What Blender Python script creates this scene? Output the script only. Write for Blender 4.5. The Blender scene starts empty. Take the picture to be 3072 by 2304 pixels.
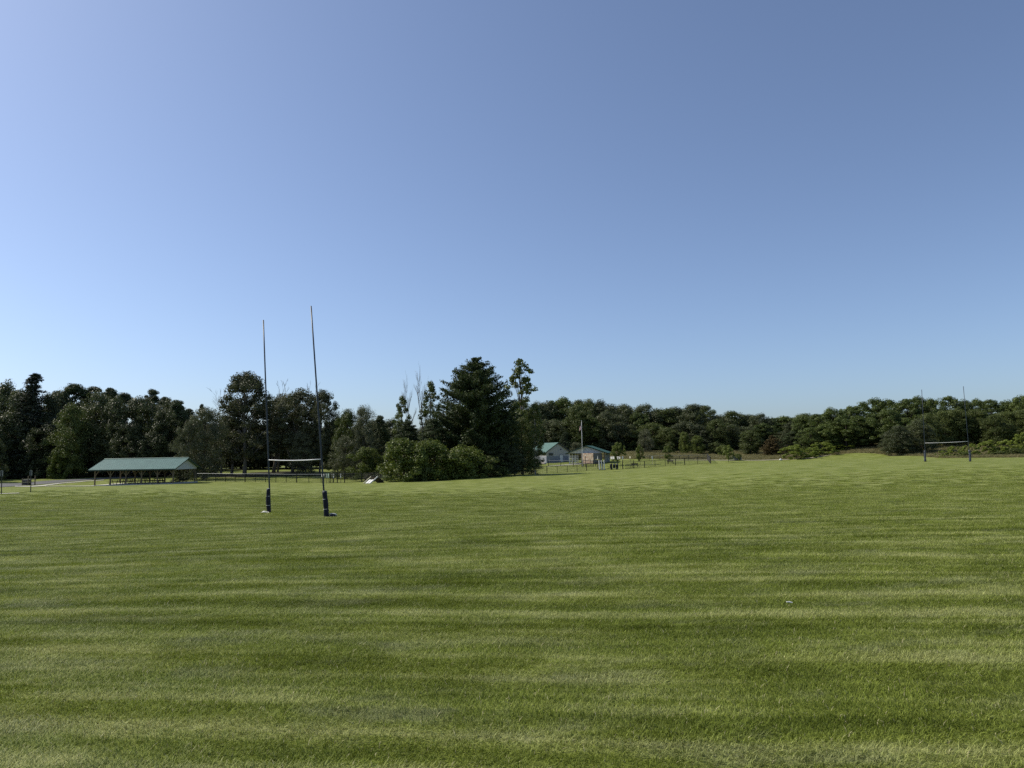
import bpy, math, random, re
import numpy as np
from mathutils import Vector, Matrix

# ------------------------------------------------------------------ camera
R = math.radians
sc = bpy.context.scene
FOC = 2129.0                    # focal length in photo pixels (3072 wide)
PITCH, ROLL, EYE = R(5.5), R(1.0), 1.65
_F = np.array([0, math.cos(PITCH), math.sin(PITCH)])
_U0 = np.array([0, -math.sin(PITCH), math.cos(PITCH)])
_R0 = np.array([1.0, 0, 0])
_RT = math.cos(ROLL) * _R0 - math.sin(ROLL) * _U0
_UP = math.cos(ROLL) * _U0 + math.sin(ROLL) * _R0
cam_d = bpy.data.cameras.new('camera')
cam_d.sensor_width = 36.0
cam_d.lens = 36.0 * FOC / 3072.0
cam_d.clip_end = 4000.0
cam_d.clip_start = 0.05
cam = bpy.data.objects.new('camera', cam_d)
sc.collection.objects.link(cam)
cam.matrix_world = Matrix(((_RT[0], _UP[0], -_F[0], 0), (_RT[1], _UP[1], -_F[1], 0),
                           (_RT[2], _UP[2], -_F[2], EYE), (0, 0, 0, 1)))
sc.camera = cam

# ------------------------------------------------------------------ sky, sun, exposure
SUN_EL, SUN_BACK = R(46), R(17)        # sun from the left, a little beyond the trees
S = Vector((-math.cos(SUN_EL) * math.cos(SUN_BACK), math.cos(SUN_EL) * math.sin(SUN_BACK), math.sin(SUN_EL)))
world = bpy.data.worlds.new('World')
sc.world = world
world.use_nodes = True
wn = world.node_tree.nodes
wl = world.node_tree.links
wn.clear()
sky = wn.new('ShaderNodeTexSky')
sky.sky_type = 'NISHITA'
sky.sun_disc = False
sky.sun_elevation = SUN_EL
sky.sun_rotation = math.atan2(S.x, S.y)
sky.altitude = 0
sky.air_density = 0.84
sky.dust_density = 1.2
sky.ozone_density = 6.5
bg = wn.new('ShaderNodeBackground')
bg.inputs['Strength'].default_value = 0.142
wo = wn.new('ShaderNodeOutputWorld')
hs = wn.new('ShaderNodeHueSaturation')
hs.inputs['Saturation'].default_value = 0.88
wl.new(sky.outputs[0], hs.inputs['Color'])
wl.new(hs.outputs[0], bg.inputs[0])
wl.new(bg.outputs[0], wo.inputs[0])
sun_d = bpy.data.lights.new('sun', 'SUN')
sun_d.energy = 4.3
sun_d.angle = R(0.53)
sun_d.color = (1.0, 0.93, 0.80)
sun = bpy.data.objects.new('sun', sun_d)
sc.collection.objects.link(sun)
sun.rotation_euler = S.to_track_quat('Z', 'Y').to_euler()
sun.location = (-60, 10, 60)
vs = sc.view_settings
vs.view_transform = 'Standard'
vs.look = 'None'
vs.exposure = 0.0
vs.gamma = 1.0
vs.use_curve_mapping = False
sc.cycles.max_bounces = 6
sc.cycles.diffuse_bounces = 2
sc.cycles.glossy_bounces = 2
sc.cycles.transmission_bounces = 3
sc.cycles.transparent_max_bounces = 4
sc.cycles.use_denoising = False

rng = np.random.default_rng(7)
random.seed(7)
COL = sc.collection

# ------------------------------------------------------------------ pixel -> place
def ray(px, py):
    d = _F + (px - 1536) / FOC * _RT - (py - 1152) / FOC * _UP
    return d
def at(px, py, Y):
    d = ray(px, py)
    return d * (Y / d[1]) + np.array([0, 0, EYE])

CTRL = [  # photo pixel of a spot on the ground and its distance
 (812, 1539, 38.5), (978, 1553, 35), (2777, 1385, 106), (2911, 1385, 102), (92, 1477, 76), (4, 1483, 73),
 (284, 1458, 118), (518, 1451, 118), (590, 1447, 124), (740, 1447, 123), (890, 1448, 122), (1080, 1447, 120),
 (0, 1461, 112), (0, 1437, 148), (250, 1428, 150), (500, 1425, 150), (700, 1425, 150), (1000, 1410, 165), (1100, 1451, 112),
 (1240, 1443, 117), (1450, 1431, 126), (1600, 1423, 140), (1641, 1420, 150), (1760, 1412, 158), (1934, 1403, 163),
 (2132, 1391, 168), (1690, 1387, 195), (1800, 1388, 180), (1900, 1357, 222), (2100, 1362, 215), (2342, 1381, 178),
 (2572, 1344, 190), (2440, 1372, 180), (2300, 1389, 140), (2600, 1382, 130), (3072, 1376, 122), (2900, 1362, 160),
 (2250, 1366, 205), (3072, 1355, 160), (1536, 1470, 80), (2300, 1420, 85), (3000, 1460, 55)]
cp = [tuple(at(*c)) for c in CTRL]
cp += [(0, 0, 0), (-5, 4, -.02), (5, 4, .02), (0, -15, .1), (-20, -10, 0), (20, -10, .2), (0, 9, -.08), (-8, 12, -.3), (9, 12, -.1),
       (-18, 22, -.9), (0, 22, -.5), (20, 22, -.3), (45, 40, -.4), (-45, 45, -1.5), (-90, 90, -2.0), (120, 60, 0), (-120, 20, -.8),
       (-150, 200, -1.0), (-40, 230, -1.5), (60, 280, 1.0), (170, 230, 3.0), (-300, 300, 1), (0, 420, 3), (300, 350, 4), (300, 0, 1), (-300, 0, 0)]
cp = np.array(cp)
def _phi(r2):
    return 0.5 * r2 * np.log(r2 + 1e-9)
_n = len(cp)
_XY = cp[:, :2] / 100.0
_A = np.zeros((_n + 3, _n + 3))
_A[:_n, :_n] = _phi(((_XY[:, None, :] - _XY[None, :, :]) ** 2).sum(-1)) + np.eye(_n) * 0.0004
_A[:_n, _n] = 1
_A[:_n, _n + 1:] = _XY
_A[_n, :_n] = 1
_A[_n + 1:, :_n] = _XY.T
_sol = np.linalg.solve(_A, np.concatenate([cp[:, 2], [0, 0, 0]]))
def gz(X, Y):
    X = np.asarray(X, float); Y = np.asarray(Y, float)
    sh = X.shape
    q = np.stack([X.ravel(), Y.ravel()], 1) / 100.0
    out = np.empty(len(q))
    for i in range(0, len(q), 20000):
        b = q[i:i + 20000]
        r2 = ((b[:, None, :] - _XY[None]) ** 2).sum(-1)
        out[i:i + 20000] = _phi(r2) @ _sol[:_n] + _sol[_n] + b @ _sol[_n + 1:]
    out = np.clip(out, -7, 9)
    # small hollows and bumps of an uneven lawn
    xx, yy = q[:, 0] * 100, q[:, 1] * 100
    out += 0.025 * np.sin(xx * .55 + 1.3 * np.sin(yy * .31)) * np.sin(yy * .62 + .8 * np.sin(xx * .27))
    return out.reshape(sh) if sh else float(out[0])
def hit(px, py, near=3.0, far=330.0):
    d = ray(px, py)
    ys = np.linspace(near, far, 900)
    X = d[0] / d[1] * ys
    Z = d[2] / d[1] * ys + EYE
    g = gz(X, ys)
    k = np.argmax(Z < g) if (Z < g).any() else len(ys) - 1
    k = max(k, 1)
    a, b = Z[k - 1] - g[k - 1], Z[k] - g[k]
    t = a / (a - b) if a != b else 0
    y = ys[k - 1] + t * (ys[k] - ys[k - 1])
    x = d[0] / d[1] * y
    return np.array([x, y, gz(x, y)])
def gp(px, Y, py=1400):
    """spot on the ground seen at photo column px, at distance Y"""
    z = at(px, py, Y)[2]
    x = at(px, py, Y)[0]
    for _ in range(3):       # the picture is rolled: the column depends a little on the height
        z = gz(x, Y)
        pyy = 1152 - FOC * ((_UP @ np.array([x, Y, z - EYE])) / (_F @ np.array([x, Y, z - EYE])))
        x = at(px, pyy, Y)[0]
    return np.array([x, Y, gz(x, Y)])
def proj(p):
    v = np.array(p) - np.array([0, 0, EYE])
    k = v @ _F
    return 1536 + FOC * (v @ _RT) / k, 1152 - FOC * (v @ _UP) / k

# ------------------------------------------------------------------ mesh helpers
class MB:
    def __init__(s): s.v = []; s.f = []
    def box(s, c, size, rot=None):
        c = Vector(c); sx, sy, sz = [k / 2 for k in size]
        b = len(s.v)
        for dx, dy, dz in ((-1,-1,-1),(1,-1,-1),(1,1,-1),(-1,1,-1),(-1,-1,1),(1,-1,1),(1,1,1),(-1,1,1)):
            p = Vector((dx * sx, dy * sy, dz * sz))
            if rot is not None: p = rot @ p
            s.v.append(tuple(p + c))
        s.f += [tuple(b + i for i in q) for q in ((0,3,2,1),(4,5,6,7),(0,1,5,4),(1,2,6,5),(2,3,7,6),(3,0,4,7))]
        return s
    def beam(s, p0, p1, w, h):
        p0 = Vector(p0); p1 = Vector(p1); d = p1 - p0
        x = d.normalized(); up = Vector((0, 0, 1)) if abs(x.z) < .95 else Vector((0, 1, 0))
        y = up.cross(x).normalized(); z = x.cross(y)
        m = Matrix((x, y, z)).transposed()
        return s.box((p0 + p1) / 2, (d.length, w, h), m)
    def tube(s, pts, rad, n=8, cap=True):
        pts = [Vector(p) for p in pts]
        rad = rad if isinstance(rad, (list, tuple)) else [rad] * len(pts)
        b = len(s.v)
        ref = Vector((0.31, 0.95, 0.05))
        for i, p in enumerate(pts):
            d = (pts[min(i + 1, len(pts) - 1)] - pts[max(i - 1, 0)]).normalized()
            u = d.cross(ref)
            if u.length < .1: u = d.cross(Vector((1, 0, 0)))
            u.normalize(); w = d.cross(u)
            for k in range(n):
                a = 2 * math.pi * k / n
                s.v.append(tuple(p + (u * math.cos(a) + w * math.sin(a)) * rad[i]))
        for i in range(len(pts) - 1):
            for k in range(n):
                k2 = (k + 1) % n
                s.f.append((b + i * n + k, b + i * n + k2, b + (i + 1) * n + k2, b + (i + 1) * n + k))
        if cap:
            s.f.append(tuple(b + k for k in range(n))[::-1])
            s.f.append(tuple(b + (len(pts) - 1) * n + k for k in range(n)))
        return s
    def poly(s, *pts):
        b = len(s.v); s.v += [tuple(p) for p in pts]; s.f.append(tuple(range(b, b + len(pts)))); return s
    def prism(s, prof, axis0, axis1):
        """closed profile (list of 3-D points) swept from offset axis0 to axis1"""
        b = len(s.v); n = len(prof)
        a0 = Vector(axis0); a1 = Vector(axis1)
        s.v += [tuple(Vector(p) + a0) for p in prof] + [tuple(Vector(p) + a1) for p in prof]
        for k in range(n):
            k2 = (k + 1) % n
            s.f.append((b + k, b + k2, b + n + k2, b + n + k))
        s.f.append(tuple(b + k for k in range(n))[::-1]); s.f.append(tuple(b + n + k for k in range(n)))
        return s
    def mesh(s, name, m, smooth=False):
        me = bpy.data.meshes.new(name)
        me.from_pydata(s.v, [], s.f)
        me.materials.append(m)
        if smooth: me.polygons.foreach_set('use_smooth', [True] * len(me.polygons))
        me.update()
        return me
    def build(s, name, m, parent=None, smooth=False):
        return link(name, s.mesh(name, m, smooth), parent)
def link(name, me, parent=None):
    o = bpy.data.objects.new(name, me)
    COL.objects.link(o)
    if parent is not None: o.parent = parent
    return o
def tag(o, label, cat, group=None):
    o['label'] = label; o['category'] = cat
    if group: o['group'] = group
    return o
def thing(name, label, cat, loc, rz=0.0, group=None):
    o = bpy.data.objects.new(name, None)
    o.empty_display_size = .3
    COL.objects.link(o)
    o.location = tuple(float(k) for k in loc); o.rotation_euler = (0, 0, rz)
    return tag(o, label, cat, group)
def copy_tree(src, loc, rz, label=None, group=None):
    r = src.copy(); COL.objects.link(r)
    r.location = tuple(float(k) for k in loc); r.rotation_euler = (0, 0, rz)
    if label: r['label'] = label
    if group: r['group'] = group
    for ch in list(src.children):
        c = ch.copy(); COL.objects.link(c); c.parent = r
        for g in list(ch.children):
            d = g.copy(); COL.objects.link(d); d.parent = c
    return r
def structure(o):
    o['kind'] = 'structure'; return o

# ------------------------------------------------------------------ materials
def newmat(name):
    m = bpy.data.materials.new(name); m.use_nodes = True
    nt = m.node_tree
    return m, nt, nt.nodes, nt.links, nt.nodes['Principled BSDF']
def mat(name, col, rough=.7, metal=0.0, var=.25, scale=6.0, spec=.3, bump=0.0):
    m, nt, N, L, P = newmat(name)
    P.inputs['Roughness'].default_value = rough
    P.inputs['Metallic'].default_value = metal
    P.inputs['Specular IOR Level'].default_value = spec
    tc = N.new('ShaderNodeTexCoord')
    no = N.new('ShaderNodeTexNoise'); no.inputs['Scale'].default_value = scale; no.inputs['Detail'].default_value = 5
    L.new(tc.outputs['Object'], no.inputs['Vector'])
    mp = N.new('ShaderNodeMapRange')
    mp.inputs['From Min'].default_value = .3; mp.inputs['From Max'].default_value = .7
    mp.inputs['To Min'].default_value = 1 - var; mp.inputs['To Max'].default_value = 1 + var
    L.new(no.outputs['Fac'], mp.inputs['Value'])
    mx = N.new('ShaderNodeVectorMath'); mx.operation = 'SCALE'
    mx.inputs[0].default_value = col[:3]
    L.new(mp.outputs[0], mx.inputs['Scale'])
    L.new(mx.outputs[0], P.inputs['Base Color'])
    if bump:
        b = N.new('ShaderNodeBump'); b.inputs['Strength'].default_value = bump; b.inputs['Distance'].default_value = .02
        L.new(no.outputs['Fac'], b.inputs['Height']); L.new(b.outputs[0], P.inputs['Normal'])
    return m

def ramp(N, L, src, stops):
    r = N.new('ShaderNodeValToRGB')
    el = r.color_ramp.elements
    while len(el) < len(stops): el.new(0.5)
    for e, (p, c) in zip(el, stops):
        e.position = p; e.color = (*c, 1)
    L.new(src, r.inputs[0])
    return r.outputs[0]
def mixc(N, L, fac, a, b, mode='MIX'):
    m = N.new('ShaderNodeMix'); m.data_type = 'RGBA'; m.blend_type = mode
    for sock, v in ((m.inputs['Factor'], fac), (m.inputs['A'], a), (m.inputs['B'], b)):
        pass
    fs = [i for i in m.inputs if i.name == 'Factor' and i.type == 'VALUE'][0]
    As = [i for i in m.inputs if i.name == 'A' and i.type == 'RGBA'][0]
    Bs = [i for i in m.inputs if i.name == 'B' and i.type == 'RGBA'][0]
    for s_, v in ((fs, fac), (As, a), (Bs, b)):
        if hasattr(v, 'links') or hasattr(v, 'is_linked'): L.new(v, s_)
        elif isinstance(v, (int, float)): s_.default_value = v
        else: s_.default_value = (*v, 1)
    return [o for o in m.outputs if o.type == 'RGBA'][0]
def math_(N, L, op, a, b=None, c=None):
    m = N.new('ShaderNodeMath'); m.operation = op
    for i, v in enumerate((a, b, c)):
        if v is None: continue
        if isinstance(v, (int, float)): m.inputs[i].default_value = v
        else: L.new(v, m.inputs[i])
    return m.outputs[0]
def noise(N, L, vec, scale, detail=3, rough=.55, dim='3D', w=None):
    n = N.new('ShaderNodeTexNoise'); n.noise_dimensions = dim
    n.inputs['Scale'].default_value = scale; n.inputs['Detail'].default_value = detail; n.inputs['Roughness'].default_value = rough
    if dim == '1D': L.new(w, n.inputs['W'])
    else: L.new(vec, n.inputs['Vector'])
    return n.outputs['Fac']
def mapping(N, L, vec, scale=(1, 1, 1), rot=0.0):
    m = N.new('ShaderNodeMapping'); m.inputs['Scale'].default_value = scale; m.inputs['Rotation'].default_value = (0, 0, rot)
    L.new(vec, m.inputs['Vector']); return m.outputs[0]

LAWN_D = (.090, .116, .013)
LAWN_M = (.156, .188, .029)
LAWN_L = (.290, .305, .110)
def lawn_colour(N, L):
    """mown turf: light and dark sheen of irregular mower passes put into the colour, greyish clipped patches, yellower patches - all in world metres"""
    g = N.new('ShaderNodeNewGeometry'); pos = g.outputs['Position']
    flat = mapping(N, L, pos, (1, 1, 0))
    sx = N.new('ShaderNodeSeparateXYZ'); L.new(flat, sx.inputs[0])
    warp = noise(N, L, mapping(N, L, flat, (.5, 1, 1)), .35, 3)
    v = math_(N, L, 'MULTIPLY_ADD', sx.outputs['X'], .13, sx.outputs['Y'])
    v = math_(N, L, 'MULTIPLY_ADD', warp, .45, v)
    bands = noise(N, L, None, 1.7, 4, .72, '1D', v)  # colours in the light and dark look of blades laid over by the mower
    streak = noise(N, L, mapping(N, L, flat, (.16, 1.0, 1), -.12), 1.5, 4, .62)
    blot = noise(N, L, mapping(N, L, flat, (.7, 1.0, 1)), .55, 5, .6)
    fine = noise(N, L, flat, 34, 4, .7)
    f = math_(N, L, 'MULTIPLY_ADD', bands, .66, -.08)
    f = math_(N, L, 'MULTIPLY_ADD', streak, .46, math_(N, L, 'ADD', f, -.06))
    f = math_(N, L, 'MULTIPLY_ADD', blot, .60, math_(N, L, 'ADD', f, -.11))
    f = math_(N, L, 'MULTIPLY_ADD', fine, .24, math_(N, L, 'ADD', f, .03))
    col = ramp(N, L, f, [(.60, LAWN_D), (.76, LAWN_M), (.92, LAWN_L)])
    dry = ramp(N, L, noise(N, L, mapping(N, L, flat, (.55, 1.3, 1)), 1.1, 6, .7), [(.52, (0, 0, 0)), (.70, (1, 1, 1))])
    col = mixc(N, L, math_(N, L, 'MULTIPLY', dry, .6), col, (.25, .255, .140))
    yel = ramp(N, L, noise(N, L, mapping(N, L, flat, (1, 1, 1), .5), .22, 4, .6), [(.60, (0, 0, 0)), (.74, (1, 1, 1))])
    col = mixc(N, L, math_(N, L, 'MULTIPLY', yel, .42), col, (.135, .190, .018))
    return col, fine, pos

M = {}
def make_ground_mat():
    m, nt, N, L, P = newmat('turf')
    col, fine, pos = lawn_colour(N, L)
    at_m = N.new('ShaderNodeAttribute'); at_m.attribute_name = 'meadow'
    at_l = N.new('ShaderNodeAttribute'); at_l.attribute_name = 'litter'
    mn = noise(N, L, mapping(N, L, pos, (1, 1, 0)), .35, 5, .65)
    mcol = ramp(N, L, mn, [(.32, (.11, .12, .04)), (.5, (.20, .18, .085)), (.68, (.27, .21, .12))])
    wob = math_(N, L, 'MULTIPLY_ADD', mn, .8, -.4)
    fm = math_(N, L, 'ADD', at_m.outputs['Fac'], math_(N, L, 'MULTIPLY', wob, .5))
    fm = ramp(N, L, fm, [(.4, (0, 0, 0)), (.6, (1, 1, 1))])
    col = mixc(N, L, fm, col, mcol)
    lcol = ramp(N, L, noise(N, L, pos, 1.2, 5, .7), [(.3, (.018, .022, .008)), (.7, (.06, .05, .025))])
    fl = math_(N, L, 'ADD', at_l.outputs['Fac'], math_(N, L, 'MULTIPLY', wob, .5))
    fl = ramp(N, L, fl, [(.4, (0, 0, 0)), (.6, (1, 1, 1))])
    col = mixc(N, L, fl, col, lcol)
    L.new(col, P.inputs['Base Color'])
    P.inputs['Roughness'].default_value = .9
    P.inputs['Specular IOR Level'].default_value = .15
    b = N.new('ShaderNodeBump'); b.inputs['Strength'].default_value = .7; b.inputs['Distance'].default_value = .04
    big = noise(N, L, mapping(N, L, pos, (.5, 1, 0)), 5, 5, .7)
    L.new(math_(N, L, 'MULTIPLY_ADD', big, 1.5, fine), b.inputs['Height'])
    L.new(b.outputs[0], P.inputs['Normal'])
    return m
def make_blade_mat():
    m, nt, N, L, P = newmat('grass_blades')
    col, fine, pos = lawn_colour(N, L)
    oi = N.new('ShaderNodeObjectInfo'); g2 = N.new('ShaderNodeNewGeometry')
    straw = math_(N, L, 'GREATER_THAN', math_(N, L, 'FRACT', math_(N, L, 'MULTIPLY', g2.outputs['Random Per Island'], 37.7)), .965)
    col = mixc(N, L, straw, col, (.34, .31, .17))
    gain = N.new('ShaderNodeVectorMath'); gain.operation = 'SCALE'
    L.new(col, gain.inputs[0])
    L.new(math_(N, L, 'MULTIPLY', math_(N, L, 'MULTIPLY_ADD', oi.outputs['Random'], .3, 1.25), math_(N, L, 'MULTIPLY_ADD', g2.outputs['Random Per Island'], .7, .65)), gain.inputs['Scale'])
    L.new(gain.outputs[0], P.inputs['Base Color'])
    P.inputs['Roughness'].default_value = .6
    P.inputs['Specular IOR Level'].default_value = .18
    tr = N.new('ShaderNodeBsdfTranslucent'); L.new(gain.outputs[0], tr.inputs[0])
    mx = N.new('ShaderNodeMixShader'); mx.inputs[0].default_value = .28
    L.new(P.outputs[0], mx.inputs[1]); L.new(tr.outputs[0], mx.inputs[2])
    L.new(mx.outputs[0], N['Material Output'].inputs[0])
    return m
def leaf_mat(name, dark, light, trans=.25, rough=.5, spec=.3):
    m, nt, N, L, P = newmat(name)
    g = N.new('ShaderNodeNewGeometry')
    oi = N.new('ShaderNodeObjectInfo')
    n1 = noise(N, L, g.outputs['Position'], .55, 3, .6)
    f = math_(N, L, 'MULTIPLY', g.outputs['Random Per Island'], .5)
    f = math_(N, L, 'MULTIPLY_ADD', n1, .55, f)
    f = math_(N, L, 'MULTIPLY_ADD', oi.outputs['Random'], .30, math_(N, L, 'ADD', f, -.15))
    col = ramp(N, L, f, [(.25, dark), (.85, light)])
    L.new(col, P.inputs['Base Color'])
    P.inputs['Roughness'].default_value = rough
    P.inputs['Specular IOR Level'].default_value = spec
    tr = N.new('ShaderNodeBsdfTranslucent'); L.new(mixc(N, L, .35, col, (.10, .14, .01)), tr.inputs[0])
    mx = N.new('ShaderNodeMixShader'); mx.inputs[0].default_value = trans
    L.new(P.outputs[0], mx.inputs[1]); L.new(tr.outputs[0], mx.inputs[2])
    L.new(mx.outputs[0], N['Material Output'].inputs[0])
    return m
M['turf'] = make_ground_mat()
M['blade'] = make_blade_mat()
M['leaf_dark'] = leaf_mat('leaves_dark_broadleaf', (.036, .046, .018), (.128, .145, .058), .2)
M['leaf_mid'] = leaf_mat('leaves_mid_green', (.050, .068, .015), (.150, .180, .046), .24)
M['leaf_grey'] = leaf_mat('leaves_grey_green', (.062, .070, .034), (.180, .185, .098), .22)
M['leaf_cotton'] = leaf_mat('cottonwood_leaves', (.050, .056, .028), (.145, .150, .078), .2, .6, .2)
M['leaf_locust'] = leaf_mat('locust_leaves', (.050, .074, .014), (.150, .192, .044), .25)
M['leaf_bright'] = leaf_mat('leaves_bright_green', (.066, .092, .014), (.190, .228, .046), .3)
M['leaf_lime'] = leaf_mat('leaves_lime_green', (.110, .150, .015), (.260, .310, .050), .35)
M['needle'] = leaf_mat('pine_needles', (.024, .038, .014), (.080, .105, .036), .15, .6, .25)
M['needle_blue'] = leaf_mat('spruce_needles', (.026, .034, .024), (.070, .082, .056), .08, .6, .2)
M['needle_rust'] = leaf_mat('rusty_needles', (.055, .045, .018), (.120, .085, .035), .1, .6, .2)
M['reed'] = leaf_mat('tall_dry_grass', (.15, .15, .055), (.36, .30, .15), .35)
M['bark'] = mat('bark', (.075, .062, .050), .9, 0, .45, 9, .15, .6)
M['bark_pale'] = mat('pale_bark', (.17, .15, .125), .9, 0, .4, 9, .15, .5)
M['bark_birch'] = mat('birch_bark', (.33, .31, .28), .85, 0, .35, 6, .15, .3)
M['post_paint'] = mat('goal_post_paint', (.016, .024, .034), .4, 0, .25, 3, .4)
M['bar_paint'] = mat('crossbar_white_paint', (.62, .62, .60), .45, 0, .12, 4, .4)
M['pad'] = mat('navy_vinyl_pad', (.005, .006, .016), .55, 0, .3, 5, .3, .4)
M['pad_white'] = mat('white_pad_lining', (.62, .60, .54), .7, 0, .2, 8, .3, .3)
M['pad_grey'] = mat('faded_vinyl_pad', (.040, .046, .066), .5, 0, .35, 5, .5, .4)
M['roof_green'] = mat('green_steel_roof', (.105, .195, .155), .42, .1, .12, 1.2, .5)
M['roof_dark'] = mat('dark_green_roof', (.045, .105, .078), .5, .1, .15, 1.5, .4)
M['trim'] = mat('dark_green_trim', (.018, .045, .034), .5, 0, .2, 3, .4)
M['timber'] = mat('weathered_timber', (.16, .125, .085), .85, 0, .35, 5, .2, .3)
M['rail_wood'] = mat('sun_bleached_rail', (.42, .36, .24), .85, 0, .25, 5, .2)  # paler than the posts: sunlight on the rails is put into the colour
M['timber_dark'] = mat('dark_timber', (.055, .042, .034), .85, 0, .35, 6, .2, .3)
M['gable'] = mat('grey_gable_siding', (.56, .58, .56), .7, 0, .08, 2, .3)
M['siding'] = mat('beige_siding', (.46, .44, .41), .75, 0, .08, 2, .3)
M['siding_low'] = mat('grey_wainscot', (.24, .255, .29), .75, 0, .1, 2, .3)
M['core'] = mat('dark_core_siding', (.20, .19, .19), .8, 0, .1, 2, .2)
M['white'] = mat('white_paint', (.74, .73, .70), .6, 0, .1, 5, .3)
M['cream'] = mat('cream_paint', (.66, .60, .42), .6, 0, .12, 5, .3)
M['concrete'] = mat('concrete', (.52, .50, .43), .85, 0, .12, 1.5, .2, .1)
M['asphalt'] = mat('asphalt', (.125, .125, .122), .85, 0, .18, 2.0, .25, .1)
M['gravel'] = mat('pale_gravel', (.33, .30, .22), .9, 0, .25, 3, .2, .2)
M['black'] = mat('black_plastic', (.012, .012, .014), .45, 0, .3, 4, .4)
M['iron'] = mat('black_coated_steel', (.012, .014, .014), .5, .2, .3, 4, .4)
M['galv'] = mat('galvanised_steel', (.36, .37, .37), .4, .6, .15, 6, .5)
M['sign_green'] = mat('pale_green_board', (.30, .40, .34), .6, 0, .1, 4, .3)
M['pole_white'] = mat('flagpole_white', (.66, .65, .62), .45, 0, .1, 4, .4)
M['glass'] = mat('dark_window_glass', (.05, .055, .06), .12, 0, .2, 2, .6)
M['yellow'] = mat('yellow_green_plastic', (.55, .60, .16), .55, 0, .1, 5, .3)
M['rock'] = mat('pale_rock', (.46, .40, .34), .9, 0, .35, 1.6, .2, .8)

# ------------------------------------------------------------------ tree meshes
def quads_mesh(name, P, Nrm, size, aspect, material, long_axis=None):
    """one rhombic leaf face per point"""
    n = len(P)
    Nrm = Nrm / (np.linalg.norm(Nrm, axis=1, keepdims=True) + 1e-9)
    if long_axis is None:
        t = rng.normal(size=(n, 3))
    else:
        t = long_axis
    t = t - (t * Nrm).sum(1, keepdims=True) * Nrm
    t /= np.linalg.norm(t, axis=1, keepdims=True) + 1e-9
    b = np.cross(Nrm, t)
    L_ = (size * .5)[:, None]; W = (size * .5 * aspect)[:, None]
    V = np.empty((n, 4, 3))
    V[:, 0] = P - t * L_; V[:, 1] = P + b * W; V[:, 2] = P + t * L_; V[:, 3] = P - b * W
    V[:, 1] += Nrm * W * .35; V[:, 3] += Nrm * W * .35
    me = bpy.data.meshes.new(name)
    me.vertices.add(n * 4); me.loops.add(n * 4); me.polygons.add(n)
    me.vertices.foreach_set('co', V.ravel().astype(np.float32))
    me.loops.foreach_set('vertex_index', np.arange(n * 4, dtype=np.int32))
    me.polygons.foreach_set('loop_start', np.arange(0, n * 4, 4, dtype=np.int32))
    me.materials.append(material)
    me.update(calc_edges=True)
    return me
def clumps_to_leaves(C, rad, per, flat=.75, up=.25, jit=.8, shell=.38):
    """C (n,3) clump centres, rad (n,) -> leaf points and normals"""
    k = np.repeat(np.arange(len(C)), per)
    d = rng.normal(size=(len(k), 3)); d /= np.linalg.norm(d, axis=1, keepdims=True)
    d[:, 2] = np.where(d[:, 2] < -.3, d[:, 2] * .5, d[:, 2])
    u = rng.random(len(k)) ** shell
    P = C[k] + d * (rad[k] * u)[:, None] * np.array([1, 1, flat])
    Nn = d + np.array([0, 0, up]) + rng.normal(size=d.shape) * jit
    return P, Nn
def trunk_mesh(name, H, r0, limbs, material, lean=0.0, top=.85):
    m = MB()
    n = 7
    pts = []; 
    for i in range(n):
        t = i / (n - 1)
        pts.append((lean * H * t + .02 * H * math.sin(3.1 * t + H) * t, .015 * H * math.sin(4 * t + 2 * H) * t, -.03 * H + (top + .03) * H * t))
    rad = [r0 * (1.35 if i == 0 else 1) * (1 - .85 * i / (n - 1)) for i in range(n)]
    m.tube(pts, rad, 7)
    for (p0, p1, p2, r) in limbs:
        m.tube([p0, p1, p2], [r, r * .6, r * .15], 5)
    return m.mesh(name, material, True)
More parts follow.
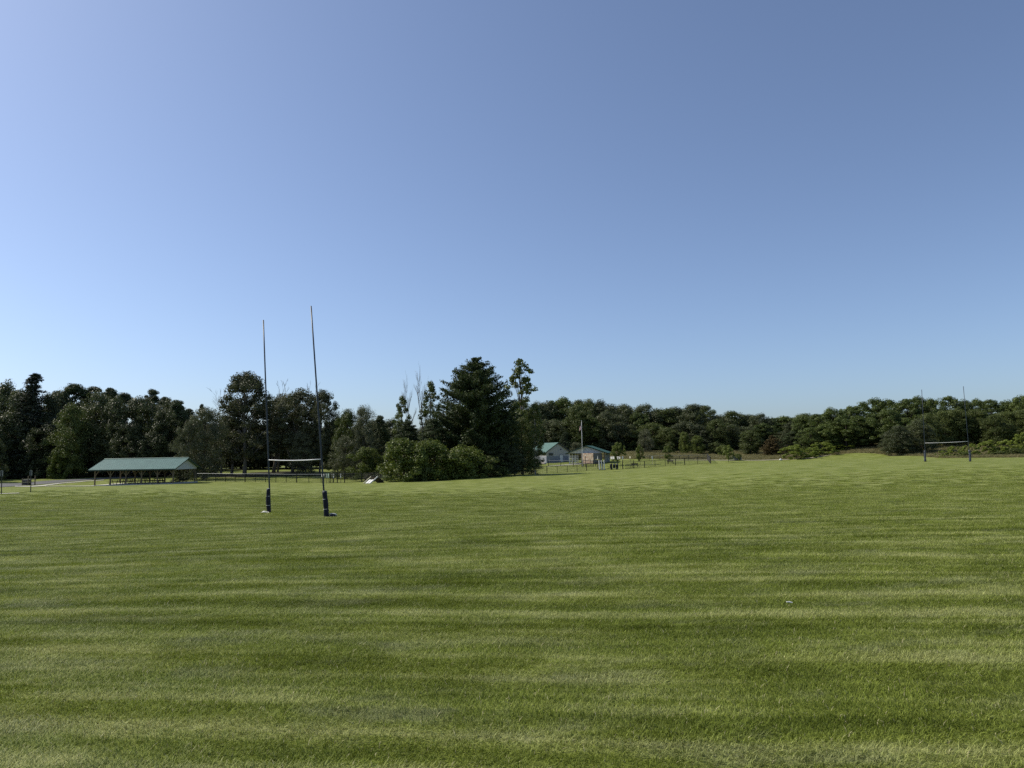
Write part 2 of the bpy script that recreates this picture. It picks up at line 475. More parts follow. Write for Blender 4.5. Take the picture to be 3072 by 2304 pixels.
def broadleaf(name, H, Rw, base, nclump, per, leaf, material, bark, seedv, lobes=5, cr=(.085, .15), aspect=.7, flat=.95, r0=None, top_bias=1.0, jit=.5, gap=0.0, pw=.42, lean=0.0, cone=.16, upl=None):
    global rng
    rng = np.random.default_rng(seedv); rr = random.Random(seedv)
    zc0 = base * H
    ph = rng.random(lobes) * 2 * np.pi; amp = rng.uniform(.05, .22, lobes)
    C = []
    while len(C) < nclump:
        t = rng.random() ** (1 / top_bias)
        a = rng.random() * 2 * np.pi
        prof = (1 - abs(2 * (t * .93 + .07) - 1) ** 2.8) ** (pw + .12) * (1.0 - cone * t)
        lob = 1 + sum(amp[k] * math.sin((k + 1) * a + ph[k] + 3 * t) for k in range(lobes))
        r = Rw * prof * lob * (rng.random() ** .38)
        if gap and rng.random() < gap and r > .5 * Rw: continue
        z = zc0 + (H * .95 - zc0) * t
        C.append((r * math.cos(a) + lean * z, r * math.sin(a), z))
    C = np.array(C)
    rad = rng.uniform(cr[0], cr[1], len(C)) * min(H, 2.2 * Rw)
    P, Nn = clumps_to_leaves(C, rad, per, flat, .25, jit)
    P[:, 2] = np.maximum(P[:, 2], .05)
    sz = leaf * rng.uniform(.65, 1.3, len(P))
    crown = quads_mesh(name + '_crown', P, Nn, sz, aspect, material, None if upl is None else rng.normal(size=P.shape) * .6 + np.array([0, 0, upl]) + (P * np.array([1, 1, 0])) * .12)
    limbs = []
    idx = rng.choice(len(C), min(26, len(C)), replace=False)
    for i in idx:
        c = C[i]
        z0 = max(.12 * H, min(.8 * H, c[2] - .18 * H - .1 * rr.random() * H))
        p0 = Vector((lean * z0, 0, z0)); p2 = Vector(c); p1 = (p0 + p2) / 2 + Vector((0, 0, .03 * H))
        limbs.append((p0, p1, p2, (r0 or .018 * H) * .38))
    tr = trunk_mesh(name + '_trunk', H, r0 or .018 * H, limbs, bark, lean, .84)
    return crown, tr
def pine(name, H, Rw, base, material, bark, seedv, whorls=22, leaf=.42, dens=1.0, prof=None, droop=-.1, upturn=.25, thin=.22, irreg=.28, nbr=7, jitz=.9):
    global rng
    rng = np.random.default_rng(seedv)
    Ps = []; Ns = []; Ts = []; limbs = []
    for w in range(whorls):
        t = (w + rng.random() * .6) / whorls
        z = base * H + (H - base * H) * t
        pr = prof(t) if prof else (1 - t ** 1.8) ** .9 * (.6 + .4 * min(1, t * 3 + .2)) * (1 - .2 * t)
        nb = max(4, int(nbr * (1 - .4 * t)))
        for b in range(nb):
            a = rng.random() * 2 * np.pi
            z = base * H + (H - base * H) * min(.985, max(0, t + rng.normal() * jitz / whorls))
            ln = Rw * pr * rng.uniform(1 - irreg, 1 + irreg) + .25
            dirv = np.array([math.cos(a), math.sin(a), 0])
            m = max(3, int(ln / .55))
            s = np.linspace(.22, 1, m)
            ctr = dirv[None] * (ln * s)[:, None]
            ctr[:, 2] = z + ln * (droop * s + upturn * s ** 2)
            side = np.array([-dirv[1], dirv[0], 0])
            width = (.04 + .30 * ln ** .5) * (1.1 - .5 * s) * min(1, .3 + ln / 2)
            per = max(4, int(9 * dens))
            k = np.repeat(np.arange(m), per)
            off = rng.normal(size=(len(k), 3)) * np.array([.28, .28, .16]) * min(1, .25 + ln / 2.5)
            P = ctr[k] + side[None] * (rng.uniform(-1, 1, len(k)) * width[k])[:, None] + off
            T = dirv[None] * .7 + side[None] * rng.uniform(-.9, .9, len(k))[:, None] + np.array([0, 0, .45]) + rng.normal(size=(len(k), 3)) * .35
            Ps.append(P); Ts.append(T); Ns.append(rng.normal(size=(len(k), 3)) * .7 + np.array([0, 0, .8]))
            if rng.random() < .35:
                limbs.append((Vector((0, 0, z)), Vector(tuple(ctr[m // 2])), Vector(tuple(ctr[-1])), .004 * H))
    # leader
    k = int(40 * dens)
    P = np.stack([rng.normal(size=k) * .18, rng.normal(size=k) * .18, H * (1 - .06 * rng.random(k))], 1)
    Ps.append(P); Ts.append(rng.normal(size=(k, 3)) * .5 + np.array([0, 0, 1])); Ns.append(rng.normal(size=(k, 3)))
    P = np.concatenate(Ps); T = np.concatenate(Ts); Nn = np.concatenate(Ns)
    crown = quads_mesh(name + '_crown', P, Nn, leaf * rng.uniform(.7, 1.4, len(P)), thin, material, T)
    tr = trunk_mesh(name + '_trunk', H, .017 * H, limbs, bark, 0, .97)
    return crown, tr
def bare(name, H, bark, seedv, spread=.5, depth=4, r0=.12, first=.35):
    rr = random.Random(seedv); m = MB()
    def grow(p, d, ln, r, lev):
        q = p + d * ln * .5 + Vector((rr.uniform(-1, 1), rr.uniform(-1, 1), 0)) * ln * .06
        e = p + d * ln
        m.tube([p, q, e], [max(r, .022), max(r * .75, .02), max(r * .45, .016)], 5 if lev > 1 else 6)
        if lev >= depth: return
        for _ in range(3 if lev else 5):
            s = rr.uniform(.35, 1.0)
            st = p.lerp(e, s)
            nd = (d + Vector((rr.uniform(-1, 1), rr.uniform(-1, 1), rr.uniform(-.1, .5))) * spread * 1.25).normalized()
            grow(st, nd, ln * rr.uniform(.42, .68), r * .5 * (1.15 - .4 * s), lev + 1)
    grow(Vector((0, 0, -.3)), Vector((.03, 0, 1)).normalized(), H * .62, r0, 0)
    zmax = max(v[2] for v in m.v)
    k = H / zmax
    m.v = [(a * k, b * k, c * k if c > 0 else c) for a, b, c in m.v]
    return m.mesh(name + '_trunk', bark, True)

T = {}     # kind -> list of (crown mesh or None, trunk mesh, height, half width)
def reg(kind, meshes, H, W): T.setdefault(kind, []).append((meshes[0], meshes[1], H, W))
for i in range(4):
    reg('maple', broadleaf('maple', 16, 5.2, .06, 150, 175, .31, M['leaf_dark'], M['bark'], 11 + i, pw=.36), 16, 5.6)
for i in range(3):
    reg('elm', broadleaf('elm', 15, 5.0, .08, 140, 165, .30, M['leaf_mid'], M['bark'], 31 + i, pw=.4), 15, 5.4)
reg('sunmaple', broadleaf('sunlit_maple', 15, 5.0, .06, 140, 165, .32, M['leaf_bright'], M['bark'], 38, pw=.4), 15, 5.4)
for i in range(3):
    reg('greywood', broadleaf('willow', 13, 5.0, .03, 130, 180, .27, M['leaf_grey'], M['bark'], 41 + i, aspect=.45, pw=.4), 13, 5.4)
for i in range(3):
    reg('cottonwood', broadleaf('cottonwood', 21, 6.2, (.17, .30, .24)[i], 135, 190, .31, M['leaf_cotton'], M['bark_pale'], 51 + i, cr=(.065, .12), pw=.5, gap=.25, r0=.36, lean=(.0, .09, .04)[i]), 21, 6.6)
for i in range(3):
    reg('locust', broadleaf('locust', 13, 4.2, .10, 105, 190, .29, M['leaf_locust'], M['bark'], 61 + i, cr=(.08, .14), flat=.9, pw=.38), 13, 4.8)
for i in range(3):
    reg('pine', broadleaf('white_pine', 20, 5.2, .05, 190, 150, .46, M['needle'], M['bark'], 71 + i, lobes=6, cr=(.05, .095), aspect=.26, flat=.7, cone=.55, pw=.42, upl=.9, gap=.15), 20, 5.4)
reg('bigpine', pine('big_pine', 22, 8.5, .03, M['needle'], M['bark'], 81, 46, .50, 2.6, thin=.36, nbr=13, irreg=.24,
    prof=lambda t: (min(1, .62 + 1.1 * t) if t < .3 else (1 - ((t - .3) / .7) ** 2.1) * .97 ), droop=-.02, upturn=.28), 22, 8.5)
for i in range(2):
    reg('spruce', pine('spruce', 20, 3.6, .04, M['needle_blue'], M['bark'], 91 + i, 40, .42, 2.4, thin=.34, nbr=9, jitz=.25, prof=lambda t: (1 - t) ** .72, droop=-.32, upturn=.16, irreg=.15), 20, 3.6)
reg('rustpine', pine('rusty_pine', 12, 4.0, .03, M['needle_rust'], M['bark'], 96, 24, .5, 1.8, thin=.4, nbr=8, droop=-.05), 12, 4.0)
for i in range(3):
    reg('shrub', broadleaf('shrub', 5.0, 3.1, .0, 85, 170, .22, M['leaf_bright'], M['bark'], 101 + i, cr=(.11, .18), pw=.34, r0=.09), 5.0, 3.3)
for i in range(2):
    reg('darkshrub', broadleaf('dark_shrub', 5.0, 3.0, .0, 70, 110, .26, M['leaf_mid'], M['bark'], 111 + i, cr=(.11, .18), pw=.36, r0=.09), 5.0, 3.2)
for i in range(3):
    reg('sumac', broadleaf('sumac', 3.4, 3.2, .0, 60, 120, .26, M['leaf_lime'], M['bark'], 121 + i, cr=(.10, .17), flat=.6, pw=.3, r0=.06, aspect=.5), 3.4, 3.4)
for i in range(3):
    reg('sapling', broadleaf('sapling', 4.2, 1.5, .22, 40, 75, .22, M['leaf_bright'], M['bark'], 131 + i, cr=(.10, .17), pw=.4, r0=.06), 4.2, 1.6)
reg('birch', broadleaf('birch', 15, 3.0, .12, 90, 90, .28, M['leaf_mid'], M['bark_birch'], 141, cr=(.08, .13), pw=.55, gap=.2, r0=.16), 15, 3.2)
reg('poplar', broadleaf('poplar', 22, 3.0, .40, 50, 75, .42, M['leaf_mid'], M['bark_pale'], 142, cr=(.09, .15), pw=.6, gap=.35, r0=.25, top_bias=.9), 22, 3.4)
for i in range(2):
    T.setdefault('dead', []).append((None, bare('dead_tree', 20, M['bark_pale'], 150 + i, .42, 4, .42), 20, 4.0))
T.setdefault('twigs', []).append((None, bare('dead_top', 20, M['bark_pale'], 160, .5, 4, .42), 20, 5.0))
rng = np.random.default_rng(77)

# every tree and shrub: kind, photo column, photo row of its top, distance, width in photo pixels, label, group
TREES = []
def tr(kind, px, top, Y, wpx, name, label, cat='tree', group=None, var=None):
    TREES.append((kind, px, top, Y, wpx, name, label, cat, group, var))
k139 = 1.3887
def t2(kind, x, top, Y, w, *a, **k):   # coordinates measured on a 2212-wide view
    tr(kind, x * k139, top * k139, Y, w * k139, *a, **k)

GW = 'wood on the left'
# --- left wood
LB_PINE = 'tall dark white pine in the wood behind the picnic shelter'
LB_MAPLE = 'dark round crowned broadleaf tree in the wood behind the picnic shelter'
LB_SPR = 'narrow pointed spruce rising above the wood left of the picnic shelter'
for x, top, Y, w in ((150, 822, 160, 78), (196, 828, 166, 70), (232, 832, 160, 64), (262, 842, 158, 52), (325, 834, 164, 50), (352, 852, 158, 50), (380, 858, 152, 50), (118, 838, 168, 60), (405, 878, 170, 44), (22, 836, 172, 70), (-60, 830, 160, 80), (-140, 820, 158, 90)):
    t2('pine', x, top, Y, w * 1.75, 'pine_tree', LB_PINE, group='pines in the left wood')
for x, top, Y, w in ((8, 824, 154, 90), (40, 846, 150, 80), (100, 850, 152, 90), (205, 846, 150, 100), (250, 858, 147, 84), (300, 858, 150, 90), (348, 885, 147, 80), (20, 890, 146, 90), (-40, 870, 146, 90), (180, 905, 146, 70), (280, 915, 144, 70), (330, 930, 144, 70), (95, 915, 145, 80), (-110, 860, 140, 100), (385, 880, 152, 76), (130, 842, 158, 90), (360, 862, 156, 80), (-30, 940, 130, 60)):
    t2('maple', x, top, Y, w, 'maple_tree', LB_MAPLE, group='broadleaf trees in the left wood')
t2('spruce', 65, 806, 149, 112, 'spruce_tree', LB_SPR)
t2('elm', 150, 872, 143, 84, 'maple_tree', 'yellow green sunlit maple at the front of the dark left wood')
t2('shrub', 128, 968, 141, 50, 'shrub', 'yellow green lower bush catching sun at the edge of the dark left wood', 'shrub')
for i in range(26):    # undergrowth that closes the wood below the crowns
    x = -150 + i * 22 + random.uniform(-8, 8)
    t2('maple', x, random.uniform(905, 950), random.uniform(155, 175), 70, 'understorey_tree', 'low dark understorey tree deep inside the wood behind the picnic shelter', group='understorey of the left wood')
# --- shrubs and cottonwoods between shelter and pine
t2('greywood', 405, 905, 134, 60, 'willow_tree', 'grey green willow rising just behind the right gable of the picnic shelter')
t2('greywood', 440, 880, 136, 90, 'willow_tree', 'tall grey green willow left of the leaning cottonwoods')
t2('greywood', 395, 985, 124, 44, 'willow_shrub', 'low grey green willow bush beside the right end of the picnic shelter', 'shrub')
t2('pine', 432, 868, 165, 46, 'pine_tree', 'small pine top showing between the left wood and the cottonwoods')
t2('sunmaple', 418, 900, 150, 50, 'young_maple_tree', 'yellow green tree between the willow and the left wood')
CW = (('tallest spreading cottonwood with an open ragged crown left of the near goal', 528, 800, 146, 150), ('cottonwood with leaning pale trunk seen behind the near goal crossbar', 630, 838, 150, 130),
      ('cottonwood with drooping right side crown beyond the near goal right upright', 690, 838, 148, 78), ('lower cottonwood filling the gap behind the near goal left upright', 590, 850, 156, 130), ('cottonwood with low branches above the left fence', 500, 858, 150, 110))
for q, (lb, x, top, Y, w) in enumerate(CW):
    t2('cottonwood', x, top, Y, w, 'cottonwood_tree', lb, var=(0, 1, 2, 1, 2)[q])
t2('twigs', 600, 816, 158, 60, 'bare_branched_tree', 'leafless twiggy tree poking out above the cottonwoods', 'dead tree')
t2('twigs', 478, 835, 150, 60, 'bare_branched_tree', 'leafless branches at the left shoulder of the tallest cottonwood', 'dead tree')
t2('twigs', 660, 822, 158, 50, 'bare_branched_tree', 'leafless twigs between the two near goal uprights', 'dead tree')
for x, top, Y, w in ((470, 940, 160, 90), (540, 945, 162, 90), (600, 940, 164, 90), (660, 935, 162, 90), (715, 930, 160, 80), (760, 930, 160, 80)):
    t2('maple', x, top, Y + 14, w, 'understorey_tree', 'dark understorey tree in the shade behind the cottonwood trunks', group='understorey behind the cottonwoods')
for i in range(26):
    t2('maple', 415 + i * 26 + random.uniform(-9, 9), random.uniform(905, 935), random.uniform(180, 195), 80, 'understorey_tree', 'dark tree in the backing wood behind the cottonwoods and pines', group='backing wood behind the cottonwoods')
t2('greywood', 655, 930, 146, 70, 'willow_shrub', 'pale leaved small tree under the cottonwoods behind the crossbar', 'shrub')
t2('elm', 750, 885, 140, 62, 'young_elm_tree', 'mid green tree right of the near goal with pointed leading shoots')
t2('greywood', 785, 876, 138, 70, 'willow_tree', 'grey green willow between the cottonwoods and the bare topped trees')
t2('elm', 730, 895, 150, 50, 'young_elm_tree', 'small dark green tree behind the near goal right upright')
t2('pine', 822, 892, 142, 56, 'pine_tree', 'low bluish pine left of the bare topped trees')
t2('sunmaple', 790, 965, 126, 72, 'hazel_shrub', 'yellow green shrub behind the agility ramp', 'shrub')
t2('greywood', 745, 940, 134, 66, 'willow_shrub', 'grey green shrub left of the agility ramp behind the gate signs', 'shrub')
# --- centre group round the big pine
t2('dead', 882, 798, 140, 46, 'bare_branched_tree', 'leafless tree standing left of the other bare top and the big pine', 'dead tree')
t2('dead', 912, 778, 140, 54, 'bare_branched_tree', 'tallest leafless tree with fine grey twigs beside the big pine', 'dead tree', var=1)
t2('birch', 868, 850, 138, 48, 'aspen_tree', 'thin aspen whose crown surrounds the left bare tree')
t2('birch', 930, 818, 140, 58, 'aspen_tree', 'leafy aspen between the bare trees and the big pine')
t2('pine', 880, 905, 132, 96, 'pine_tree', 'dark pine behind the bright bushes left of the big pine')
t2('pine', 935, 900, 128, 120, 'pine_tree', 'soft sunlit pine boughs spreading left from the big pine')
t2('bigpine', 1030, 773, 132, 168, 'pine_tree', 'largest broad dark pine at the edge of the field')
t2('pine', 1090, 880, 134, 90, 'pine_tree', 'black shaded pine at the right flank of the largest pine')
t2('poplar', 1128, 766, 142, 76, 'poplar_tree', 'tall thin poplar with open sparse top right of the largest pine')
t2('birch', 1156, 868, 140, 52, 'birch_tree', 'slender yellow green birch between the poplar and the buildings')
t2('elm', 1130, 900, 138, 64, 'young_elm_tree', 'dull green tree tucked between the largest pine and the birch')
t2('greywood', 1148, 968, 142, 54, 'lilac_shrub', 'low leafy shrub with pale flowers left of the beige house', 'shrub')
t2('maple', 1080, 955, 130, 90, 'understorey_tree', 'dense black shaded foliage at the foot of the largest pine')
t2('maple', 1112, 960, 136, 56, 'understorey_tree', 'dense dark foliage by the fence end at the foot of the poplar')
t2('shrub', 872, 950, 117, 116, 'bush', 'tallest rounded bright green bush right of the agility ramp', 'shrub')
t2('shrub', 940, 954, 119, 128, 'bush', 'middle bright green bush in front of the largest pine', 'shrub')
t2('shrub', 1002, 966, 121, 118, 'bush', 'bright leaved bush running into the shade of the largest pine', 'shrub')
t2('darkshrub', 905, 975, 116, 60, 'bush', 'low bush filling the gap between the two bright bushes', 'shrub')
t2('darkshrub', 1050, 985, 124, 90, 'bush', 'darkest low bush under the largest pine', 'shrub')
# --- right wood
prof_x = [1120, 1180, 1215, 1250, 1300, 1340, 1370, 1385, 1400, 1440, 1490, 1530, 1560, 1600, 1640, 1680, 1730, 1760, 1800, 1830, 1870, 1900, 1950, 2000, 2060, 2100, 2150, 2212, 2400]
prof_y = [866, 862, 858, 856, 864, 868, 880, 892, 872, 878, 870, 868, 890, 888, 888, 893, 896, 888, 884, 878, 870, 862, 855, 850, 857, 858, 860, 857, 850]
LB_OAK = 'dark oak like broadleaf tree in the wood behind the two buildings'
LB_LOC = 'leafy green locust tree on the rise behind the far goal'
i = 0
for x in np.arange(1125, 1760, 31):
    xx = x + random.uniform(-8, 8)
    t2(('elm', 'maple', 'maple', 'locust', 'maple')[i % 5], xx, np.interp(xx, prof_x, prof_y) + random.uniform(-3, 9), random.uniform(238, 250), random.uniform(58, 98), 'oak_tree', LB_OAK, group='oaks behind the buildings')
    i += 1
for x in np.arange(1140, 1750, 34):
    xx = x + random.uniform(-9, 9)
    t2(random.choice(('maple', 'elm', 'locust', 'maple')), xx, np.interp(xx, prof_x, prof_y) + random.uniform(12, 52), random.uniform(226, 234), random.uniform(60, 80), 'oak_tree', 'lower dark oak at the front edge of the wood behind the two buildings', group='front row of oaks behind the buildings')
for x in np.arange(1150, 1760, 30):
    t2('maple', x + random.uniform(-8, 8), random.uniform(925, 945), random.uniform(234, 246), 66, 'understorey_tree', 'dark understorey tree in the shade of the oaks behind the buildings', group='understorey of the right wood')
for x in np.arange(1110, 1800, 34):
    t2('maple', x + random.uniform(-8, 8), np.interp(x, prof_x, prof_y) + random.uniform(10, 24), random.uniform(262, 275), 92, 'oak_tree', 'dark oak deep in the wood behind the two buildings', group='deep oaks behind the buildings')
for x in np.arange(1735, 2420, 32):
    xx = x + random.uniform(-9, 9)
    t2('locust', xx, np.interp(xx, prof_x, prof_y) + random.uniform(-5, 9), random.uniform(192, 204), random.uniform(54, 96), 'locust_tree', LB_LOC, group='locusts on the rise')
for x in np.arange(1750, 2400, 36):
    xx = x + random.uniform(-9, 9)
    t2('elm' if xx > 1980 else 'locust', xx, np.interp(xx, prof_x, prof_y) + random.uniform(22, 48), random.uniform(188, 193) if xx < 1900 else random.uniform(176, 184), random.uniform(60, 78), 'young_locust_tree', 'shorter locust at the front edge of the rise behind the far goal', group='front row of locusts on the rise')
for x in np.arange(1760, 2420, 30):
    t2('maple', x + random.uniform(-8, 8), np.interp(x, prof_x, prof_y) + random.uniform(18, 40), random.uniform(206, 216), 84, 'understorey_tree', 'dark understorey tree in the shade of the locusts behind the far goal', group='understorey of the locust rise')
t2('maple', 1945, 918, 166, 62, 'maple_tree', 'dense dark round maple standing out of the locusts left of the far goal')
t2('maple', 1990, 905, 168, 66, 'maple_tree', 'dense dark maple directly behind the far goal left upright')
t2('maple', 1925, 930, 170, 44, 'maple_tree', 'small dark maple where the mown slope meets the wood')
t2('rustpine', 1670, 940, 196, 44, 'pine_tree', 'young pine with rusty brown boughs left of the lime sumac')
t2('pine', 1715, 930, 198, 70, 'pine_tree', 'low spreading dark pine right of the rusty pine')
t2('elm', 1622, 930, 206, 56, 'young_elm_tree', 'round dark green tree left of the rusty pine')
t2('sunmaple', 1480, 932, 214, 26, 'young_elm_tree', 'yellow green small tree at the front of the oaks, left one of the pair', )
t2('sunmaple', 1508, 940, 212, 34, 'young_elm_tree', 'bright round small tree at the front of the oaks, right one of the pair')
t2('darkshrub', 1545, 955, 212, 44, 'bush', 'low dark bush right of the pair of bright small trees', 'shrub')
t2('darkshrub', 1450, 955, 216, 26, 'bush', 'small dull bush left of the pair of bright small trees', 'shrub')
t2('greywood', 1395, 925, 218, 36, 'young_tree', 'grey leaved small tree against the oaks behind the sapling')
t2('shrub', 1565, 962, 205, 30, 'bush', 'light green bush behind the rounded sapling by the grey bleacher', 'shrub')
for x, top, w, lb in ((1720, 962, 66, 'lime green sumac right of the rusty pine at the foot of the rise'), (1775, 955, 60, 'tallest lime green sumac at the foot of the mown rise'), (1815, 962, 60, 'lime green sumac where the gravel path climbs the rise'), (1750, 968, 50, 'lowest lime green sumac between two taller ones at the rise')):
    t2('sumac', x, top - 2, float(np.interp(x, (1720, 1775, 1815), (178, 183, 188))), w * 1.1, 'sumac_shrub', lb, 'shrub', 'sumacs at the foot of the rise')
for x, top, w, lb in ((2065, 962, 44, 'lime green sumac seen under the right half of the far crossbar'), (2100, 958, 40, 'lime green sumac right behind the far goal right upright'), (2140, 950, 60, 'wide lime green sumac right of the far goal'), (2180, 948, 60, 'lime green sumac behind the two low bushes'), (2215, 935, 60, 'tallest lime green sumac at the end of the thicket'), (2250, 940, 70, 'broad lime green sumac closing the thicket beyond the tallest one'), (2040, 972, 30, 'smallest lime green sumac under the far crossbar')):
    t2('sumac', x, top, 148, w, 'sumac_shrub', lb, 'shrub', 'sumacs right of the far goal')
for x, top, w in ((2160, 975, 40), (2195, 968, 44), (2085, 978, 24)):
    t2('darkshrub', x, top, 144, w, 'bush', 'dull green low bush in front of the sumacs right of the far goal', 'shrub', 'bushes in front of the sumacs')
# --- trees near the buildings, saplings
t2('pine', 1222, 930, 205, 38, 'young_pine_tree', 'bushy yellow green pine between the two buildings')
t2('greywood', 1245, 955, 203, 30, 'bush', 'small grey bush beside the pine between the two buildings', 'shrub')
t2('sapling', 1335, 955, 172, 30, 'young_maple_tree', 'dense young tree at the right end of the railed shelter', var=0)
t2('sapling', 1383, 960, 172, 17, 'sapling_tree', 'narrow upright sapling inside the dog run', 'tree', var=1)
t2('sapling', 1444, 963, 176, 21, 'sapling_tree', 'round headed sapling on bare trunk in the meadow behind the dog run', var=2)
t2('sapling', 1574, 961, 174, 24, 'sapling_tree', 'round sapling beside the grey bleacher', var=0)
t2('shrub', 1595, 980, 184, 20, 'bush', 'small bright bush right of the sapling by the bleacher', 'shrub')

MARKS = [(3, 'the post at the concrete strip'), (40, 'the timber rail enclosure'), (66, 'the post before the rail enclosure'), (98, 'the road bend'), (128, 'the yellow green low bush'), (152, 'the sunlit yellow green maple'),
 (205, 'the picnic shelter left corner post'), (237, 'the picnic shelter second post'), (272, 'the picnic shelter third post'), (306, 'the picnic shelter fourth post'), (341, 'the picnic shelter fifth post'), (373, 'the picnic shelter right corner post'), (408, 'the picnic shelter right gable'),
 (455, 'the left end of the chain link fence'), (520, 'the tallest cottonwood trunk'), (582, 'the near goal left upright'), (640, 'the near goal crossbar'), (700, 'the near goal right upright'), (740, 'the gate with notices'), (805, 'the agility ramp'), (868, 'the tallest bright bush'), (940, 'the middle bright bush'), (1030, 'the largest pine'), (1122, 'the thin poplar'),
 (1160, 'the slender birch'), (1188, 'the house left eave'), (1207, 'the house gable'), (1224, 'the pine between the buildings'), (1256, 'the flagpole'), (1280, 'the railed shelter ridge'), (1303, 'the weave poles'), (1336, 'the dense young tree'), (1369, 'the tall gate post'), (1385, 'the narrow upright sapling'), (1412, 'the inner bag dispenser'), (1444, 'the round headed sapling'), (1480, 'the left bright small tree'), (1508, 'the right bright small tree'), (1534, 'the fence corner'), (1548, 'the low dark bush'), (1574, 'the sapling beside the bleacher'), (1597, 'the small bush by the bleacher'), (1622, 'the round dark green tree'), (1670, 'the rusty pine'), (1690, 'the white marker stone'), (1715, 'the low spreading pine'),
 (1750, 'the sumac nearest the path'), (1785, 'the gravel path end'), (1815, 'the last sumac on the rise'), (1850, 'the crest of the rise'), (1885, 'the bare mown slope'), (1925, 'the small dark maple'), (1947, 'the round dark maple'), (1972, 'the maple beside the far goal'), (2000, 'the far goal left upright'), (2024, 'the left half of the far crossbar'), (2048, 'the middle of the far crossbar'), (2074, 'the right half of the far crossbar'), (2096, 'the far goal right upright'), (2120, 'the first sumac right of the far goal'), (2150, 'the tall sumac clump'), (2185, 'the low bush before the sumacs'), (2208, 'the end of the sumac thicket')]
rows = {}
for i_, t_ in enumerate(TREES):
    if t_[8] and t_[7] == 'tree': rows.setdefault((t_[8], t_[6]), []).append(i_)
used_labels = set()
for (g_, lb_), ids in rows.items():
    short = re.sub(r' (in|at|on|deep) .*', '', lb_)
    free = list(MARKS)
    for i_ in sorted(ids, key=lambda q: TREES[q][1]):
        x_ = TREES[i_][1] / k139
        best = min(free, key=lambda m_: abs(m_[0] - x_)) if free else None
        if best and abs(best[0] - x_) < 30 and -5 < x_ < 2215:
            free.remove(best)
            t_ = list(TREES[i_]); t_[6] = short + {'understorey of the left wood': ' deep in the wood behind ', 'understorey of the locust rise': ' shaded by the locusts behind ', 'backing wood behind the cottonwoods': ' in the backing wood behind ', 'deep oaks behind the buildings': ' deep in the wood behind '}.get(g_, ' directly behind ') + best[1]
            TREES[i_] = tuple(t_)
tree_xy = []
placed = []
for (kind, px, top, Y, wpx, name, label, cat, group, var) in TREES:
    b = gp(px, Y)
    zt = at(px, top, Y)[2]
    H = max(zt - b[2], 1.2)
    vi = len(placed) % len(T[kind]) if var is None else var
    cm, tm, H0, W0 = T[kind][vi]
    W = wpx / FOC * Y / 2
    placed.append((b, H / H0, W / W0, cm, tm, name, label, cat, group))
    tree_xy.append((b[0], b[1], max(W, 2.5), cat))

# ------------------------------------------------------------------ ground
def inpoly(X, Y, poly):
    ins = np.zeros(X.shape, bool)
    n = len(poly)
    for i in range(n):
        x1, y1 = poly[i][:2]; x2, y2 = poly[(i + 1) % n][:2]
        c = ((y1 > Y) != (y2 > Y)) & (X < (x2 - x1) * (Y - y1) / (y2 - y1 + 1e-12) + x1)
        ins ^= c
    return ins
def soft_poly(X, Y, poly):
    """1 inside, 0 outside, fading over about a metre and a half"""
    d = np.full(X.shape, 1e9)
    n = len(poly)
    for i in range(n):
        a = np.array(poly[i][:2]); b = np.array(poly[(i + 1) % n][:2]); ab = b - a
        t = np.clip(((X - a[0]) * ab[0] + (Y - a[1]) * ab[1]) / (ab @ ab + 1e-9), 0, 1)
        d = np.minimum(d, np.hypot(X - a[0] - t * ab[0], Y - a[1] - t * ab[1]))
    return np.clip(np.where(inpoly(X, Y, poly), .5 + d / 3, .5 - d / 3), 0, 1)
MEADOW = [gp(1790, 202), gp(1870, 196), gp(2000, 194), gp(2200, 188), gp(2340, 181), gp(2420, 180), gp(2480, 181), gp(2560, 180), gp(2620, 175), gp(2680, 166), gp(2760, 160), gp(2830, 146), gp(3120, 133),
          gp(3200, 200), gp(2600, 260), gp(1700, 260), gp(1700, 212)]
xs = np.concatenate([-np.geomspace(1200, 185, 16)[:-1], np.linspace(-180, -32, 74), np.linspace(-31, 31, 90), np.linspace(32, 180, 74), np.geomspace(185, 1200, 16)[1:]])
ys = np.concatenate([np.linspace(-60, -12, 12), np.linspace(-10, 40, 70), np.linspace(41.5, 260, 140), np.geomspace(265, 1800, 22)])
GX, GY = np.meshgrid(xs, ys)
GZ = gz(GX, GY)
far = np.clip((np.hypot(GX, GY) - 330) / 400, 0, 1)
GZ = GZ * (1 - far) + far * 2.0
nx, ny = len(xs), len(ys)
V = np.stack([GX, GY, GZ], -1).reshape(-1, 3)
idx = np.arange(nx * ny).reshape(ny, nx)
Q = np.stack([idx[:-1, :-1], idx[:-1, 1:], idx[1:, 1:], idx[1:, :-1]], -1).reshape(-1, 4)
gm = bpy.data.meshes.new('ground')
gm.vertices.add(len(V)); gm.loops.add(len(Q) * 4); gm.polygons.add(len(Q))
gm.vertices.foreach_set('co', V.ravel().astype(np.float32))
gm.loops.foreach_set('vertex_index', Q.ravel().astype(np.int32))
gm.polygons.foreach_set('loop_start', np.arange(0, len(Q) * 4, 4, dtype=np.int32))
gm.polygons.foreach_set('use_smooth', np.ones(len(Q), bool))
gm.materials.append(M['turf'])
gm.update(calc_edges=True)
mea = soft_poly(V[:, 0], V[:, 1], MEADOW)
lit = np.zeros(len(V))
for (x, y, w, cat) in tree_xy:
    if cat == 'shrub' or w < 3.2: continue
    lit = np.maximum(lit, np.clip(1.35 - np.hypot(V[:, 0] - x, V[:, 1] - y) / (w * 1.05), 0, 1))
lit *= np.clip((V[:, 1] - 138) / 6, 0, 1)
for nm, arr in (('meadow', mea), ('litter', lit)):
    a = gm.attributes.new(nm, 'FLOAT', 'POINT'); a.data.foreach_set('value', arr.astype(np.float32))
structure(link('ground', gm))
